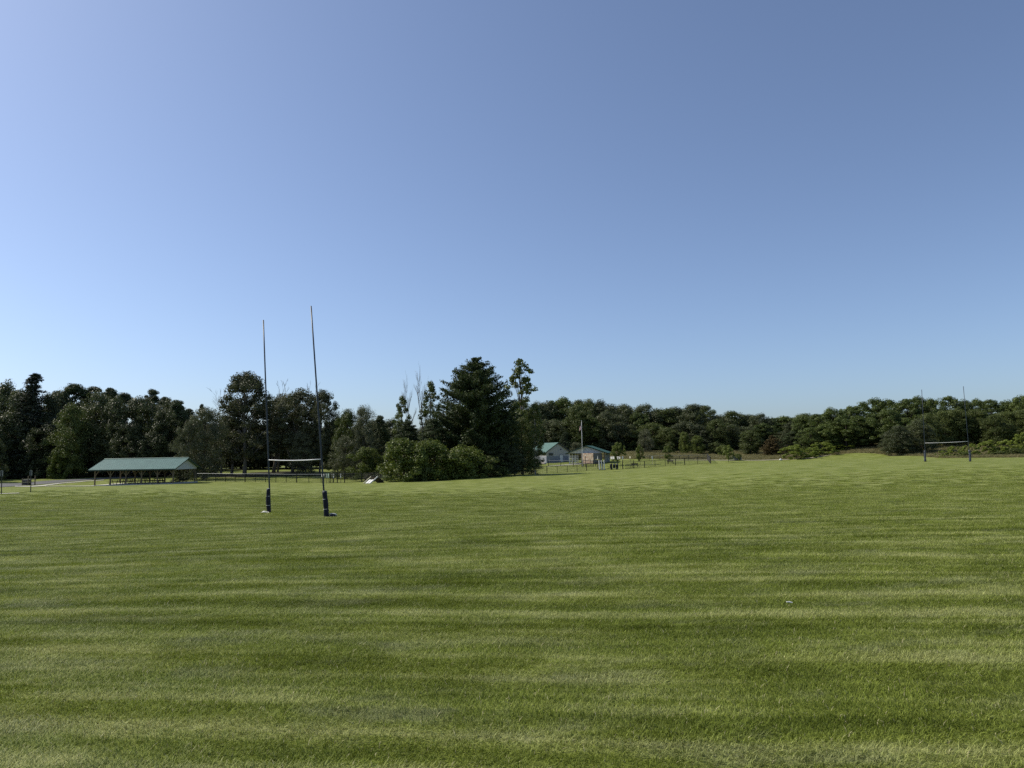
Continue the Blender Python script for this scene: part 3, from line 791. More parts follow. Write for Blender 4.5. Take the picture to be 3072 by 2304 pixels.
def gmesh(X, Y):
    """height of the ground sheet itself (not of the smooth function behind it)"""
    i = np.clip(np.searchsorted(xs, X) - 1, 0, nx - 2); j = np.clip(np.searchsorted(ys, Y) - 1, 0, ny - 2)
    u = (X - xs[i]) / (xs[i + 1] - xs[i]); v = (Y - ys[j]) / (ys[j + 1] - ys[j])
    return GZ[j, i] * (1 - u) * (1 - v) + GZ[j, i + 1] * u * (1 - v) + GZ[j + 1, i] * (1 - u) * v + GZ[j + 1, i + 1] * u * v

def ribbon(name, left, right, m, lift=.05, n=10, thick=.0):
    """a sheet draped on the ground between two lines of spots"""
    def dens(pts):
        out = []
        for a, b in zip(pts[:-1], pts[1:]):
            for t in np.linspace(0, 1, n, endpoint=False): out.append(np.array(a[:2]) * (1 - t) + np.array(b[:2]) * t)
        out.append(np.array(pts[-1][:2])); return out
    l, r = dens(left), dens(right)
    mb = MB()
    K = 4
    for i in range(len(l)):
        for j in range(K + 1):
            p = l[i] * (1 - j / K) + r[i] * j / K
            mb.v.append((p[0], p[1], gz(p[0], p[1]) + lift))
    for i in range(len(l) - 1):
        for j in range(K):
            a = i * (K + 1) + j
            mb.f.append((a, a + 1, a + K + 2, a + K + 1))
    return structure(mb.build(name, m))
def P8(zx, zy): return (zx / 7.373, 1350 + zy / 7.373)     # reading off an enlarged view of the left edge
road_near = [hit(*P8(-900, 880)), hit(*P8(0, 825)), hit(*P8(450, 790)), hit(*P8(800, 770)), hit(*P8(1500, 705)), hit(*P8(2080, 655)), gp(420, 142), gp(520, 150)]
road_far = [hit(*P8(-900, 790)), hit(*P8(0, 742)), hit(*P8(450, 738)), hit(*P8(800, 702)), hit(*P8(1500, 655)), hit(*P8(2080, 628)), gp(420, 148), gp(520, 157)]
ribbon('road', road_near, road_far, M['asphalt'], .04)
walk_n = [hit(*P8(330, 815)), hit(*P8(700, 818)), hit(*P8(980, 803)), hit(*P8(1060, 782)), hit(*P8(1480, 732)), hit(*P8(1900, 697)), hit(*P8(2300, 672))]
walk_f = [hit(*P8(330, 803)), hit(*P8(700, 800)), hit(*P8(930, 785)), hit(*P8(1050, 768)), hit(*P8(1480, 722)), hit(*P8(1900, 688)), hit(*P8(2300, 664))]
ribbon('sidewalk', walk_n, walk_f, M['concrete'], .06)
ribbon('path_to_shelter', [hit(*P8(1000, 808)), hit(*P8(1600, 806)), hit(*P8(2080, 803))], [hit(*P8(1000, 801)), hit(*P8(1600, 798)), hit(*P8(2080, 794))], M['concrete'], .055)
ribbon('concrete_strip', [hit(-40, 1483.0), hit(20, 1482), hit(58, 1480.6)], [hit(-40, 1481.6), hit(20, 1480.8), hit(58, 1479.6)], M['concrete'], .05)
gpath_f = [gp(2000, 189), gp(2140, 188), gp(2340, 180.6), gp(2400, 180), gp(2450, 181), gp(2520, 184.5)]
gpath_n = [gp(2000, 187), gp(2140, 186), gp(2340, 178.8), gp(2400, 177.6), gp(2450, 178), gp(2520, 182.5)]
ribbon('gravel_path', gpath_n, gpath_f, M['gravel'], .06)
ribbon('path_by_buildings', [hit(1790, 1391), hit(1700, 1396), hit(1640, 1400)], [hit(1790, 1389), hit(1700, 1394.2), hit(1640, 1398.4)], M['concrete'], .05)

# ------------------------------------------------------------------ grass blades (instanced tufts, stuff)
def tuft_mesh(name, n, radius, hmin, hmax, wid, m, lean=.5, seedv=1, comb=0.0):
    g = np.random.default_rng(seedv)
    mb_v = []; mb_f = []
    for i in range(n):
        a = g.random() * 2 * np.pi; r = radius * math.sqrt(g.random())
        p = np.array([r * math.cos(a), r * math.sin(a), -.01])
        h = g.uniform(hmin, hmax); b = g.random() * 2 * np.pi if g.random() > comb * .75 else g.normal() * .7 + np.pi / 2
        d = np.array([math.cos(b), math.sin(b), 0]); s = np.array([-d[1], d[0], 0])
        ln = g.uniform(.1, lean) * 1.4
        w = wid * g.uniform(.7, 1.3)
        mid = p + np.array([0, 0, h * .6]) + d * h * ln * .35
        tip = p + np.array([0, 0, h * g.uniform(.75, 1)]) + d * h * ln
        k = len(mb_v)
        mb_v += [p - s * w / 2, p + s * w / 2, mid + s * w * .42, mid - s * w * .42, tip]
        mb_f += [(k, k + 1, k + 2, k + 3), (k + 3, k + 2, k + 4)]
    me = bpy.data.meshes.new(name)
    me.from_pydata([tuple(v) for v in mb_v], [], mb_f)
    me.materials.append(m); me.update()
    return me
def scatter(name, label, cat, pts, yaw, scale, pick, protos):
    """one object: tufts instanced on loose points by geometry nodes"""
    me = bpy.data.meshes.new(name)
    me.vertices.add(len(pts)); me.vertices.foreach_set('co', np.asarray(pts, np.float32).ravel())
    for nm, arr, ty in (('yaw', yaw, 'FLOAT'), ('size', scale, 'FLOAT'), ('pick', pick, 'INT')):
        a = me.attributes.new(nm, ty, 'POINT'); a.data.foreach_set('value', np.asarray(arr, np.float32 if ty == 'FLOAT' else np.int32))
    me.materials.append(protos[0].materials[0])
    o = link(name, me)
    tag(o, label, cat); o['kind'] = 'stuff'
    ng = bpy.data.node_groups.new(name + '_nodes', 'GeometryNodeTree')
    ng.interface.new_socket('Geometry', in_out='INPUT', socket_type='NodeSocketGeometry')
    ng.interface.new_socket('Geometry', in_out='OUTPUT', socket_type='NodeSocketGeometry')
    gi = ng.nodes.new('NodeGroupInput'); go = ng.nodes.new('NodeGroupOutput')
    jn = ng.nodes.new('GeometryNodeJoinGeometry')
    def attr(n_, ty):
        a = ng.nodes.new('GeometryNodeInputNamedAttribute'); a.data_type = ty; a.inputs[0].default_value = n_; return a.outputs[0]
    cx = ng.nodes.new('ShaderNodeCombineXYZ'); ng.links.new(attr('yaw', 'FLOAT'), cx.inputs['Z'])
    for i, p in enumerate(protos):
        po = bpy.data.objects.new(name + '_tuft', p)          # only a source for the instances, never linked to the scene
        oi = ng.nodes.new('GeometryNodeObjectInfo'); oi.inputs['Object'].default_value = po
        cmp_ = ng.nodes.new('FunctionNodeCompare'); cmp_.data_type = 'INT'; cmp_.operation = 'EQUAL'
        ia = [s_ for s_ in cmp_.inputs if s_.type == 'INT']
        ng.links.new(attr('pick', 'INT'), ia[0]); ia[1].default_value = i
        ip = ng.nodes.new('GeometryNodeInstanceOnPoints')
        ng.links.new(gi.outputs[0], ip.inputs['Points']); ng.links.new(cmp_.outputs[0], ip.inputs['Selection'])
        ng.links.new(oi.outputs['Geometry'], ip.inputs['Instance'])
        ng.links.new(cx.outputs[0], ip.inputs['Rotation']); ng.links.new(attr('size', 'FLOAT'), ip.inputs['Scale'])
        ng.links.new(ip.outputs[0], jn.inputs[0])
    ng.links.new(jn.outputs[0], go.inputs[0])
    md = o.modifiers.new('scatter', 'NODES'); md.node_group = ng
    return o
def fan_points(y0, y1, dens, half=1.02):
    area = half * (y1 ** 2 - y0 ** 2)
    n = int(area * dens)
    y = np.sqrt(rng.random(n) * (y1 ** 2 - y0 ** 2) + y0 ** 2)
    x = (rng.random(n) * 2 - 1) * half * y
    return x, y
px_, py_ = [], []
yy = 2.4
while yy < 85:                       # rows of tufts, thinning out with distance
    dn = 27 * min(1, (8 / yy) ** 1.25) * max(.02, min(1, (85 - yy) / 40)); d_ = 1 / math.sqrt(dn)
    n_ = int(2.04 * yy / d_)
    px_.append((np.arange(n_) - n_ / 2 + rng.random()) * d_ + rng.uniform(-.5, .5, n_) * d_); py_.append(np.full(n_, yy) + rng.uniform(-.5, .5, n_) * d_)
    yy += d_
px_ = np.concatenate(px_); py_ = np.concatenate(py_); nT = len(px_)
sc_ = np.clip((py_ / 8) ** .45, 1, 2.3) * rng.uniform(.8, 1.15, nT)
# the mower lays the blades over one way on one pass and the other way on the next
vv = py_ + .13 * px_ + .55 * np.sin(px_ * .21 + 1) + .35 * np.sin(px_ * .53 + py_ * .4)
yaw_ = np.where(np.sin(vv * 2 * np.pi / 1.3 + .9 * np.sin(vv * .7)) > 0, .5, .5 + np.pi) + rng.normal(size=nT) * .8
tufts = [tuft_mesh('grass_tuft', 400, .27, .020, .050, .0040, M['blade'], .9, 200 + i, 1.0) for i in range(4)]
scatter('lawn_grass', 'short mown green grass blades covering the near field', 'grass', np.stack([px_, py_, gmesh(px_, py_)], 1), yaw_, sc_, rng.integers(0, 4, nT), tufts)
# tall dry grass of the meadow
mp = np.array([p[:2] for p in MEADOW]); lo, hi = mp.min(0), mp.max(0)
qx = rng.uniform(lo[0], hi[0], 42000); qy = rng.uniform(lo[1], hi[1], 42000)
keep = inpoly(qx, qy, MEADOW) & (qy < 236)
qx, qy = qx[keep], qy[keep]
reeds = [tuft_mesh('tall_grass_tuft', 60, .6, .25, .75, .03, M['reed'], .5, 220 + i) for i in range(3)]
scatter('meadow_grass', 'tall unmown dry grass between the mown field and the woods', 'grass', np.stack([qx, qy, gmesh(qx, qy)], 1), rng.random(len(qx)) * 6.283, rng.uniform(.6, 1.15, len(qx)), rng.integers(0, 3, len(qx)), reeds)

# ------------------------------------------------------------------ trees
for (b, sh, sw, cm, tm, name, label, cat, group) in placed:
    o = thing(name, label, cat, (b[0], b[1], b[2] - .05), 0.2 if name == 'cottonwood_tree' else random.uniform(0, 6.28), group)
    o.scale = (sw, sw, sh)
    link('trunk', tm, o)
    if cm is not None: link('crown', cm, o)

# ------------------------------------------------------------------ goals
def vec(p): return Vector(tuple(float(k) for k in p))
def pad_mesh(h, r, seedv, taper=0.0, bend=(0, 0), m=None, narrow=None):
    rr = random.Random(seedv); mb = MB(); n, rows = 14, 13
    for i in range(rows):
        t = i / (rows - 1); z = h * t
        for k in range(n):
            a = 2 * math.pi * k / n
            rad = r * (1 + .10 * math.sin(3 * a + 5 * t + seedv) + .05 * rr.uniform(-1, 1)) * (1 - taper * t)
            if narrow and t < narrow[0]: rad *= narrow[1] + (1 - narrow[1]) * t / narrow[0]
            if i in (4, 9): rad *= .9
            if i in (0, rows - 1): rad *= .93
            mb.v.append((rad * math.cos(a) + bend[0] * math.sin(math.pi * t), rad * math.sin(a) + bend[1] * math.sin(math.pi * t), z))
    for i in range(rows - 1):
        for k in range(n):
            k2 = (k + 1) % n
            mb.f.append((i * n + k, i * n + k2, (i + 1) * n + k2, (i + 1) * n + k))
    mb.f.append(tuple(range(n))[::-1]); mb.f.append(tuple((rows - 1) * n + k for k in range(n)))
    return mb.mesh('pad', m, True)
def ring(z, r, hgt, m, name, parent, off=(0, 0)):
    mb = MB(); n = 14
    prof = []
    for zz, rr_ in ((z, r), (z + hgt, r)):
        for k in range(n):
            a = 2 * math.pi * k / n; mb.v.append((rr_ * math.cos(a) + off[0], rr_ * math.sin(a) + off[1], zz))
    for k in range(n):
        mb.f.append((k, (k + 1) % n, n + (k + 1) % n, n + k))
    mb.f.append(tuple(range(n))[::-1]); mb.f.append(tuple(range(n, 2 * n)))
    return mb.build(name, m, parent)
def goal(name, label, posts, bar_pix, r, pad_h, near):
    """posts: (base pixel, top pixel, distance)"""
    B = []; Tp = []
    for (bx, by, tx, ty, Y) in posts:
        g = hit(bx, by) if False else gp(bx, Y, by)
        B.append(g); Tp.append(at(tx, ty, Y))
    c = (B[0] + B[1]) / 2
    root = thing(name, label, 'rugby goal', c)
    L0 = [b - c for b in B]; L1 = [t - c for t in Tp]
    for a, b in zip(L0, L1):
        a = vec(a); b = vec(b)
        pts = [a - Vector((0, 0, .3))] + [a.lerp(b, t) for t in (0, .33, .66, 1)]
        MB().tube(pts, [r, r, r * .95, r * .9, r * .8], 12).build('upright', M['post_paint'], root, True)
    e = []
    for i in (0, 1):
        bz = at(bar_pix[i][0], bar_pix[i][1], posts[i][4])[2] - c[2]
        t = (bz - L0[i][2]) / (L1[i][2] - L0[i][2])
        e.append(vec(L0[i]).lerp(vec(L1[i]), t))
    sag = Vector((0, 0, -.05))
    MB().tube([e[0], e[0].lerp(e[1], .25) + sag * .75, e[0].lerp(e[1], .5) + sag, e[0].lerp(e[1], .75) + sag * .75, e[1]], r * .62, 10).build('crossbar', M['bar_paint'], root, True)
    for i in (0, 1):
        d = (vec(L1[i]) - vec(L0[i])).normalized()
        mm = M['pad'] if near else M['pad_grey']
        if near and i == 0:
            pm = pad_mesh(pad_h, .112, 3, .12, (-.06, 0), mm, (.35, .72))
        else:
            pm = pad_mesh(pad_h, .125 if near else .15, 5 + i, .08, (.02 * (1 if i else -1), 0), mm)
        po = link('pad', pm, root)
        po.location = vec(L0[i]) + Vector((-.05 if i == 0 else .03, -.02, .01))
        po.rotation_euler = (0, math.atan2(d.x, d.z) * .9, 0)
        ox = -.045 if (near and i == 0) else 0
        ring(pad_h * .985, .085 if near else .115, .035, M['pad_white'], 'top_lining', po)
        for q, z in enumerate((.30, .68)):
            ring(pad_h * z, .118 if (near and i) else .103 if near else .142, .022, M['pad_white'] if near else M['galv'], 'strap', po, (ox, 0))
    return root, c, L0
gn, cn, Ln = goal('rugby_goal', 'near rugby goal with leaning uprights, sagging white crossbar and slumped navy pads',
     [(811, 1539, 790, 960, 38.5), (977, 1553, 933, 918, 35.2)], [(813, 1379.5), (971, 1377.5)], .042, 1.27, True)
# slumped pad ends lying on the grass
def flap(loc, dx, m_top, name, root, L=.62, w=.3, h=.15):
    mb = MB(); n = 9; K = 6
    for i in range(n):
        t = i / (n - 1)
        for k in range(K + 1):
            a = math.pi * k / K
            hh = h * (.35 + .65 * math.sin(math.pi * min(1, t * 1.15))) * (1 + .25 * math.sin(7 * t + k))
            mb.v.append((dx * L * t, w * .5 * math.cos(a) * (1 - .3 * t), hh * math.sin(a) + .01))
    for i in range(n - 1):
        for k in range(K):
            a = i * (K + 1) + k; mb.f.append((a, a + 1, a + K + 2, a + K + 1))
    mb.f.append(tuple(range(K + 1))); mb.f.append(tuple((n - 1) * (K + 1) + k for k in range(K + 1))[::-1])
    o = mb.build(name, m_top, root, True); o.location = loc
    return o
f1 = flap(vec(Ln[0]) + Vector((-.02, -.1, 0)), -1, M['pad_white'], 'pad_flap', gn, .48, .28, .10)
f2 = flap(vec(Ln[1]) + Vector((.10, -.08, 0)), 1, M['pad'], 'pad_flap', gn, .50, .30, .15)
MB().tube([(.05, .1, .145), (.2, .1, .165), (.36, .09, .15), (.46, .08, .10)], [.025, .035, .035, .02], 6).build('white_edge', M['pad_white'], f2, True)
goal('rugby_goal', 'far rugby goal with faded grey pads and straight white crossbar below the locust rise',
     [(2777, 1385, 2765, 1169, 106), (2910, 1385, 2890, 1159, 102.5)], [(2776, 1329), (2906, 1324)], .045, 1.62, False)

# ------------------------------------------------------------------ picnic shelter
def slope_sheet(mb, e0, e1, r0, r1, ribs, rib_h, thick):
    """ribbed steel sheet between eave e0-e1 and ridge r0-r1"""
    e0, e1, r0, r1 = map(Vector, (e0, e1, r0, r1))
    nrm = (e1 - e0).cross(r0 - e0).normalized()
    if nrm.z < 0: nrm = -nrm
    N_ = ribs * 4
    cols = []
    for i in range(N_ + 1):
        t = i / N_
        h = rib_h if i % 4 in (1, 2) else 0
        if i % 4 == 1: tt = t - .10 / ribs
        elif i % 4 == 2: tt = t - .20 / ribs
        elif i % 4 == 3: tt = t - .30 / ribs
        else: tt = t
        cols.append((e0.lerp(e1, tt) + nrm * h, r0.lerp(r1, tt) + nrm * h))
    b = len(mb.v)
    for a, c in cols: mb.v += [tuple(a), tuple(c)]
    for i in range(N_): mb.f.append((b + 2 * i, b + 2 * i + 2, b + 2 * i + 3, b + 2 * i + 1))
    b = len(mb.v)
    for p in (e0, e1, r1, r0): mb.v.append(tuple(p - nrm * thick))
    mb.f.append((b, b + 3, b + 2, b + 1))
    return mb
def picnic_shelter():
    A = gp(284, 118, 1458); Bp = gp(519, 116.5, 1451)         # front row, left and right end
    d = (Bp - A); L = math.hypot(d[0], d[1]); rz = math.atan2(d[1], d[0])
    zb = (A[2] + Bp[2]) / 2
    W = 6.4
    root = thing('picnic_shelter', 'open picnic shelter with ribbed green steel roof on timber posts', 'shelter', (A[0], A[1], zb), rz)
    zl, zr = A[2] - zb, Bp[2] - zb
    eave_z, ridge_z = 2.55, 4.28
    oh = .75
    front, back = -.75, W + .75
    mb = MB(); slope_sheet(mb, (-oh, front, eave_z), (L + oh, front, eave_z), (-oh, W / 2, ridge_z), (L + oh, W / 2, ridge_z), 48, .035, .02)
    rf = mb.build('roof', M['roof_green'], root)
    mb = MB(); slope_sheet(mb, (L + oh, back, eave_z), (-oh, back, eave_z), (L + oh, W / 2, ridge_z - .002), (-oh, W / 2, ridge_z - .002), 48, .035, .02)
    mb.build('roof', M['roof_green'], root)
    MB().tube([(-oh, W / 2, ridge_z + .035), (L + oh, W / 2, ridge_z + .035)], .07, 6).build('ridge_cap', M['roof_green'], rf)
    MB().box((L / 2, front + .03, eave_z - .10), (L + 2 * oh - .01, .05, .17)).build('fascia', M['trim'], root)
    MB().box((L / 2, back - .03, eave_z - .10), (L + 2 * oh - .01, .05, .17)).build('fascia', M['trim'], root)
    for x in (-oh + .03, L + oh - .03):
        for y0 in (front, back):
            MB().beam((x, y0, eave_z - .09), (x, W / 2, ridge_z - .09), .05, .16).build('barge_board', M['trim'], root)
    # gable panels of siding boards
    for x in (-.12, L + .12):
        g = MB()
        sl = (ridge_z - eave_z) / (W / 2 + .75)
        zc = eave_z + .02
        zg = lambda y: eave_z - .10 + sl * ((y + .75) if y < W / 2 else (W + .75 - y))
        nb = 16
        for i in range(nb):
            ya = -.25 + (W + .5) * i / nb; yb = ya + (W + .5) / nb - .012
            p = [(x, ya, zc - .18), (x, yb, zc - .18), (x, yb, zg(yb)), (x, ya, zg(ya))]
            g.prism(p, (-.02, 0, 0), (.02, 0, 0))
        g.build('gable', M['gable'], root)
    nP = 6
    for j, y in enumerate((0, W)):
        MB().box((L / 2, y, eave_z - .10), (L + .3, .09, .24)).build('eave_beam', M['timber'], root)
        for i in range(nP):
            x = L * i / (nP - 1)
            z0 = zl + (zr - zl) * i / (nP - 1) - .3
            po = MB().box((x, y, (z0 + eave_z - .22) / 2), (.17, .17, eave_z - .22 - z0)).build('post', M['timber'], root)
            for sx in (-1, 1):
                if (i == 0 and sx < 0) or (i == nP - 1 and sx > 0): continue
                MB().beam((x + sx * .06, y + .005, 1.55), (x + sx * .62, y + .005, eave_z - .24), .07, .10).build('brace', M['timber'], po)
    for i in range(7):
        x = L * i / 6 + (.1 if i == 0 else -.1 if i == 6 else 0)
        MB().box((x, W / 2, eave_z - .04), (.07, W - .12, .16)).build('tie_beam', M['timber_dark'], root)
    s = MB()
    s.v += [(-.35, -.35, zl - .4), (L + .35, -.35, zr - .4), (L + .35, W + .35, zr - .4), (-.35, W + .35, zl - .4),
            (-.35, -.35, zl + .09), (L + .35, -.35, zr + .09), (L + .35, W + .35, zr + .16), (-.35, W + .35, zl + .16)]
    s.f += [(0, 3, 2, 1), (4, 5, 6, 7), (0, 1, 5, 4), (1, 2, 6, 5), (2, 3, 7, 6), (3, 0, 4, 7)]
    s.build('floor_slab', M['concrete'], root)
    return root, A, rz, L, W, zl, zr, zb
shelter, SA, SRZ, SL, SW, SZL, SZR, SZB = picnic_shelter()
def picnic_table(label, group):
    t = thing('picnic_table', label, 'picnic table', (0, 0, 0), 0, group)
    for i in range(4): MB().box((0, -.27 + i * .18, .74), (1.85, .165, .04)).build('tabletop_plank', M['timber_dark'], t)
    for s in (-1, 1):
        MB().box((0, s * .68, .44), (1.85, .26, .04)).build('bench', M['timber_dark'], t)
    for x in (-.65, .65):
        for s in (-1, 1):
            MB().beam((x, s * .18, .72), (x, s * .52, 0), .04, .09).build('leg', M['timber_dark'], t)
        MB().box((x + .04, 0, .40), (.04, 1.55, .09)).build('bench_support', M['timber_dark'], t)
    return t
tproto = None
for i, (u, v, rot) in enumerate(((.15, 2.1, 0), (.33, 1.9, 0), (.44, 4.3, 1.57), (.52, 2.0, .0), (.63, 4.0, 1.57), (.70, 2.2, .05), (.22, 4.6, 0))):
    lx = u * SL; x = SA[0] + lx * math.cos(SRZ) - v * math.sin(SRZ); y = SA[1] + lx * math.sin(SRZ) + v * math.cos(SRZ)
    z = SZB + SZL + (SZR - SZL) * u + .09 + .07 * (v + .35) / (SW + .7)
    lab = 'dark timber picnic table ' + ('at the shelter left end, front row', 'second from the shelter left end, front row', 'set crosswise in the middle of the shelter back row', 'third from the shelter left end, front row', 'set crosswise at the right of the shelter back row', 'at the right end of the shelter front row', 'at the left of the shelter back row')[i]
    if tproto is None:
        tproto = picnic_table(lab, 'tables under the picnic shelter'); tproto.location = (x, y, z); tproto.rotation_euler = (0, 0, SRZ + rot)
    else: copy_tree(tproto, (x, y, z), SRZ + rot, lab)

# ------------------------------------------------------------------ left edge: sign posts and timber corral
for (bx, by, tx, ty, Y, lb) in ((92, 1477, 93.5, 1411, 76, 'slim dark post with narrow framed top panel before the timber rail enclosure'), (4, 1483, 6, 1412, 73, 'slim dark post with narrow framed top panel at the concrete strip')):
    b = gp(bx, Y, by); t = at(tx, ty, Y)
    o = thing('sign_post', lb, 'sign post', b)
    h = t[2] - b[2]; dx = t[0] - b[0]
    MB().tube([(0, 0, -.2), (0, 0, 0), (dx * .75, 0, h * .80)], [.045, .045, .04], 8).build('post', M['iron'], o)
    c = Vector((dx, 0, h - .28))
    MB().box(c, (.15, .03, .52)).build('panel', M['black'], o)
    fm = MB()
    for s in (-1, 1): fm.box(c + Vector((s * .095, -.005, 0)), (.035, .05, .56))
    fm.box(c + Vector((0, -.005, .285)), (.155, .05, .03))
    fm.build('panel_frame', M['galv'], o)
def Pc(zx, zy): return (zx / 16.59, 1390 + zy / 16.59)
c0 = hit(*Pc(1105, 1098)); Yc = c0[1]
co = thing('timber_corral', 'small timber post and rail enclosure beside the road', 'enclosure', c0)
cps = []
for zx, top in ((1105, 750), (1395, 630), (1735, 605)):
    b = gp(Pc(zx, 1090)[0], Yc + (0 if zx < 1200 else .9 if zx < 1500 else 1.2)); t = at(*Pc(zx, top), b[1])
    l = vec(b - c0); cps.append((l, t[2] - b[2]))
    MB().tube([l - Vector((0, 0, .3)), l + Vector((0, 0, t[2] - b[2]))], .085, 8).build('post', M['timber'], co)
for z in (.50, .98):
    for (a, _), (b, _) in zip(cps[:-1], cps[1:]):
        MB().beam(a + Vector((0, 0, z)), Vector((b.x, b.y, a.z + z)) , .07, .13).build('rail', M['rail_wood'], co)
bb = vec(c0) + Vector((-.22, 1.35, 0))
bb.z = gz(bb.x, bb.y)
bo = thing('storage_bin', 'black box bin with slanted lid behind the timber rails', 'bin', bb)
MB().box((0, 0, .38), (1.15, .7, .80)).build('body', M['black'], bo)
MB().box((0, -.02, .83), (1.22, .78, .06), Matrix.Rotation(R(8), 3, 'X')).build('lid', M['black'], bo)

# ------------------------------------------------------------------ chain link fences
def post_mesh(h, r, m, n=8):
    return MB().tube([(0, 0, -.3), (0, 0, h)], r, n).mesh('post', m)
def fence(label, line, h, spacing, m_rail, heavy=()):
    """line: list of ground spots"""
    root = thing('chain_link_fence', label, 'fence', line[0])
    o = np.array(line[0])
    pm = post_mesh(h, .048, M['iron']); pb = post_mesh(h * 1.02, .08, M['iron'])
    wires = MB()
    for si, (a, b) in enumerate(zip(line[:-1], line[1:])):
        L = math.hypot(b[0] - a[0], b[1] - a[1]); n = max(1, round(L / spacing))
        prev = None
        for i in range(n + 1):
            t = i / n
            x = a[0] + (b[0] - a[0]) * t; y = a[1] + (b[1] - a[1]) * t; z = gz(x, y)
            p = Vector((x - o[0], y - o[1], z - o[2]))
            if i < n or si == len(line) - 2:
                q = link('post', pb if (i == 0 or (si == len(line) - 2 and i == n)) else pm, root); q.location = p
            if prev is not None:
                MB().tube([prev + Vector((0, 0, h)), p + Vector((0, 0, h))], .032, 6).build('rail', m_rail, root)
                MB().tube([prev + Vector((0, 0, .06)), p + Vector((0, 0, .06))], .008, 4).build('tension_wire', M['iron'], root)
                d = p - prev; ln = d.length
                kk = int(ln / .085)
                for s in (1, -1):
                    for w in range(-int(h / .085), kk):
                        u0 = w * .085; u1 = u0 + h
                        z0, z1 = 0.0, h
                        if u0 < 0: z0 = -u0; u0 = 0
                        if u1 > ln: z1 = z0 + (ln - u0); u1 = ln
                        if u1 - u0 < .03: continue
                        if s < 0: u0, u1 = ln - u0, ln - u1
                        q0 = prev + d * (u0 / ln) + Vector((0, 0, z0)); q1 = prev + d * (u1 / ln) + Vector((0, 0, z1))
                        wires.tube([q0, q1], .0035, 3, False)
            prev = p
    wo_ = wires.build('chain_link_mesh', M['iron'], root)
    wo_['kind'] = 'stuff'
    return root
FL = [gp(590, 128), gp(735, 124), gp(890, 122), gp(1000, 121)]
fence('long black chain link fence behind the near goal, left of its gate', FL, 1.42, 2.0, M['galv'])
fence('short black chain link fence between gate and agility ramp', [gp(1034, 120.5), gp(1085, 120), gp(1160, 121)], 1.5, 2.2, M['iron'])
FR = [gp(1600, 147), gp(1641, 150), gp(1760, 158), gp(1808, 160)]
fence('front chain link fence of the dog run, from the pine to the white poles', FR, 1.5, 3.0, M['iron'])
FR2 = [gp(1868, 161), gp(1934, 163), gp(2027, 166), gp(2054, 166.5)]
fence('front chain link fence of the dog run, right of the notices', FR2, 1.5, 3.0, M['iron'])
fence('corner of the dog run fence at its right end', [gp(2054, 166.5), gp(2132, 168), gp(2122, 190)], 1.6, 3.0, M['iron'])
fence('rear chain link fence of the dog run in front of the beige house', [gp(1645, 176), gp(1720, 172), gp(1780, 170)], 1.4, 3.0, M['galv'])
fence('rear chain link fence of the dog run before the meadow', [gp(1918, 184), gp(2010, 188), gp(2122, 190)], 1.25, 3.0, M['galv'])

# gates
def gate(label, pts, h, r=.07):
    root = thing('fence_gate', label, 'gate', pts[0]); o = np.array(pts[0])
    for p in pts:
        q = vec(p - o); MB().tube([q - Vector((0, 0, .3)), q + Vector((0, 0, h))], r, 8).build('post', M['iron'], root)
    for a, b in zip(pts[:-1], pts[1:]):
        for z in (.12, .78, h - .06):
            MB().tube([vec(a - o) + Vector((0, 0, z)), vec(b - o) + Vector((0, 0, z))], .028, 6).build('gate_rail', M['iron'], root)
        w = MB()
        A_, B_ = vec(a - o), vec(b - o); n = 14
        for i in range(1, n):
            p = A_.lerp(B_, i / n); w.tube([p + Vector((0, 0, .12)), p + Vector((0, 0, h - .06))], .006, 3, False)
        w.build('gate_infill', M['iron'], root)['kind'] = 'stuff'
    return root
gate('double gate in the left fence with notices, right of the near goal', [gp(990, 119), gp(1012, 119), gp(1034, 119)], 1.62)
gate('tall posted gate in the dog run front fence', [gp(1868, 160.8), gp(1902, 161.8)], 1.9, .06)
gate('double gate posts beside the stone walled building', [gp(1746, 170), gp(1773, 170.5)], 1.55, .07)

# notices on the fences
def board(name, label, px0, px1, py0, py1, Y, m, cat='notice', group=None, post=False):
    a = at(px0, py1, Y); b = at(px1, py0, Y)
    w, h = b[0] - a[0], b[2] - a[2]
    cx = (a[0] + b[0]) / 2
    g = gz(cx, Y)
    o = thing(name, label, cat, (cx, Y, g), R(-48), group)
    w = w * 1.3
    MB().box((0, 0, (a[2] + b[2]) / 2 - g), (w, .03, h)).build('board', m, o)
    fr = MB()
    for s in (-1, 1): fr.box((s * w / 2, -.004, (a[2] + b[2]) / 2 - g), (.03, .034, h + .03))
    fr.build('frame', M['galv'], o)
    MB().tube([(0, .05, -.2), (0, .05, b[2] - g)], .025, 6).build('post', M['iron'], o)
    return o
def Z3(x, y): return 960 + x / 11.06, 1400 + y / 11.06
for lb, x0, x1, y0, y1, m in (('white notice sheet on the left fence, left one of two', 42, 96, 232, 342, 'white'), ('white notice sheet on the left fence beside the goal upright', 100, 148, 238, 342, 'white'),
        ('narrow pale green board on the left fence', 196, 228, 228, 372, 'sign_green'), ('wide pale green board on the left fence by the gate', 243, 315, 228, 370, 'sign_green'),
        ('upper grey notice on the left gate leaf', 412, 484, 232, 300, 'galv'), ('lower white tag on the left gate leaf', 424, 468, 312, 370, 'white'),
        ('upper grey notice on the right gate leaf', 650, 716, 232, 298, 'galv'), ('lower white tag on the right gate leaf', 666, 708, 308, 368, 'white')):
    a = Z3(x0, y0); b = Z3(x1, y1)
    board('notice_board', lb, a[0], b[0], a[1], b[1], 118.85, M[m])
def Z2(x, y): return 1760 + x / 11.06, 1330 + y / 11.06
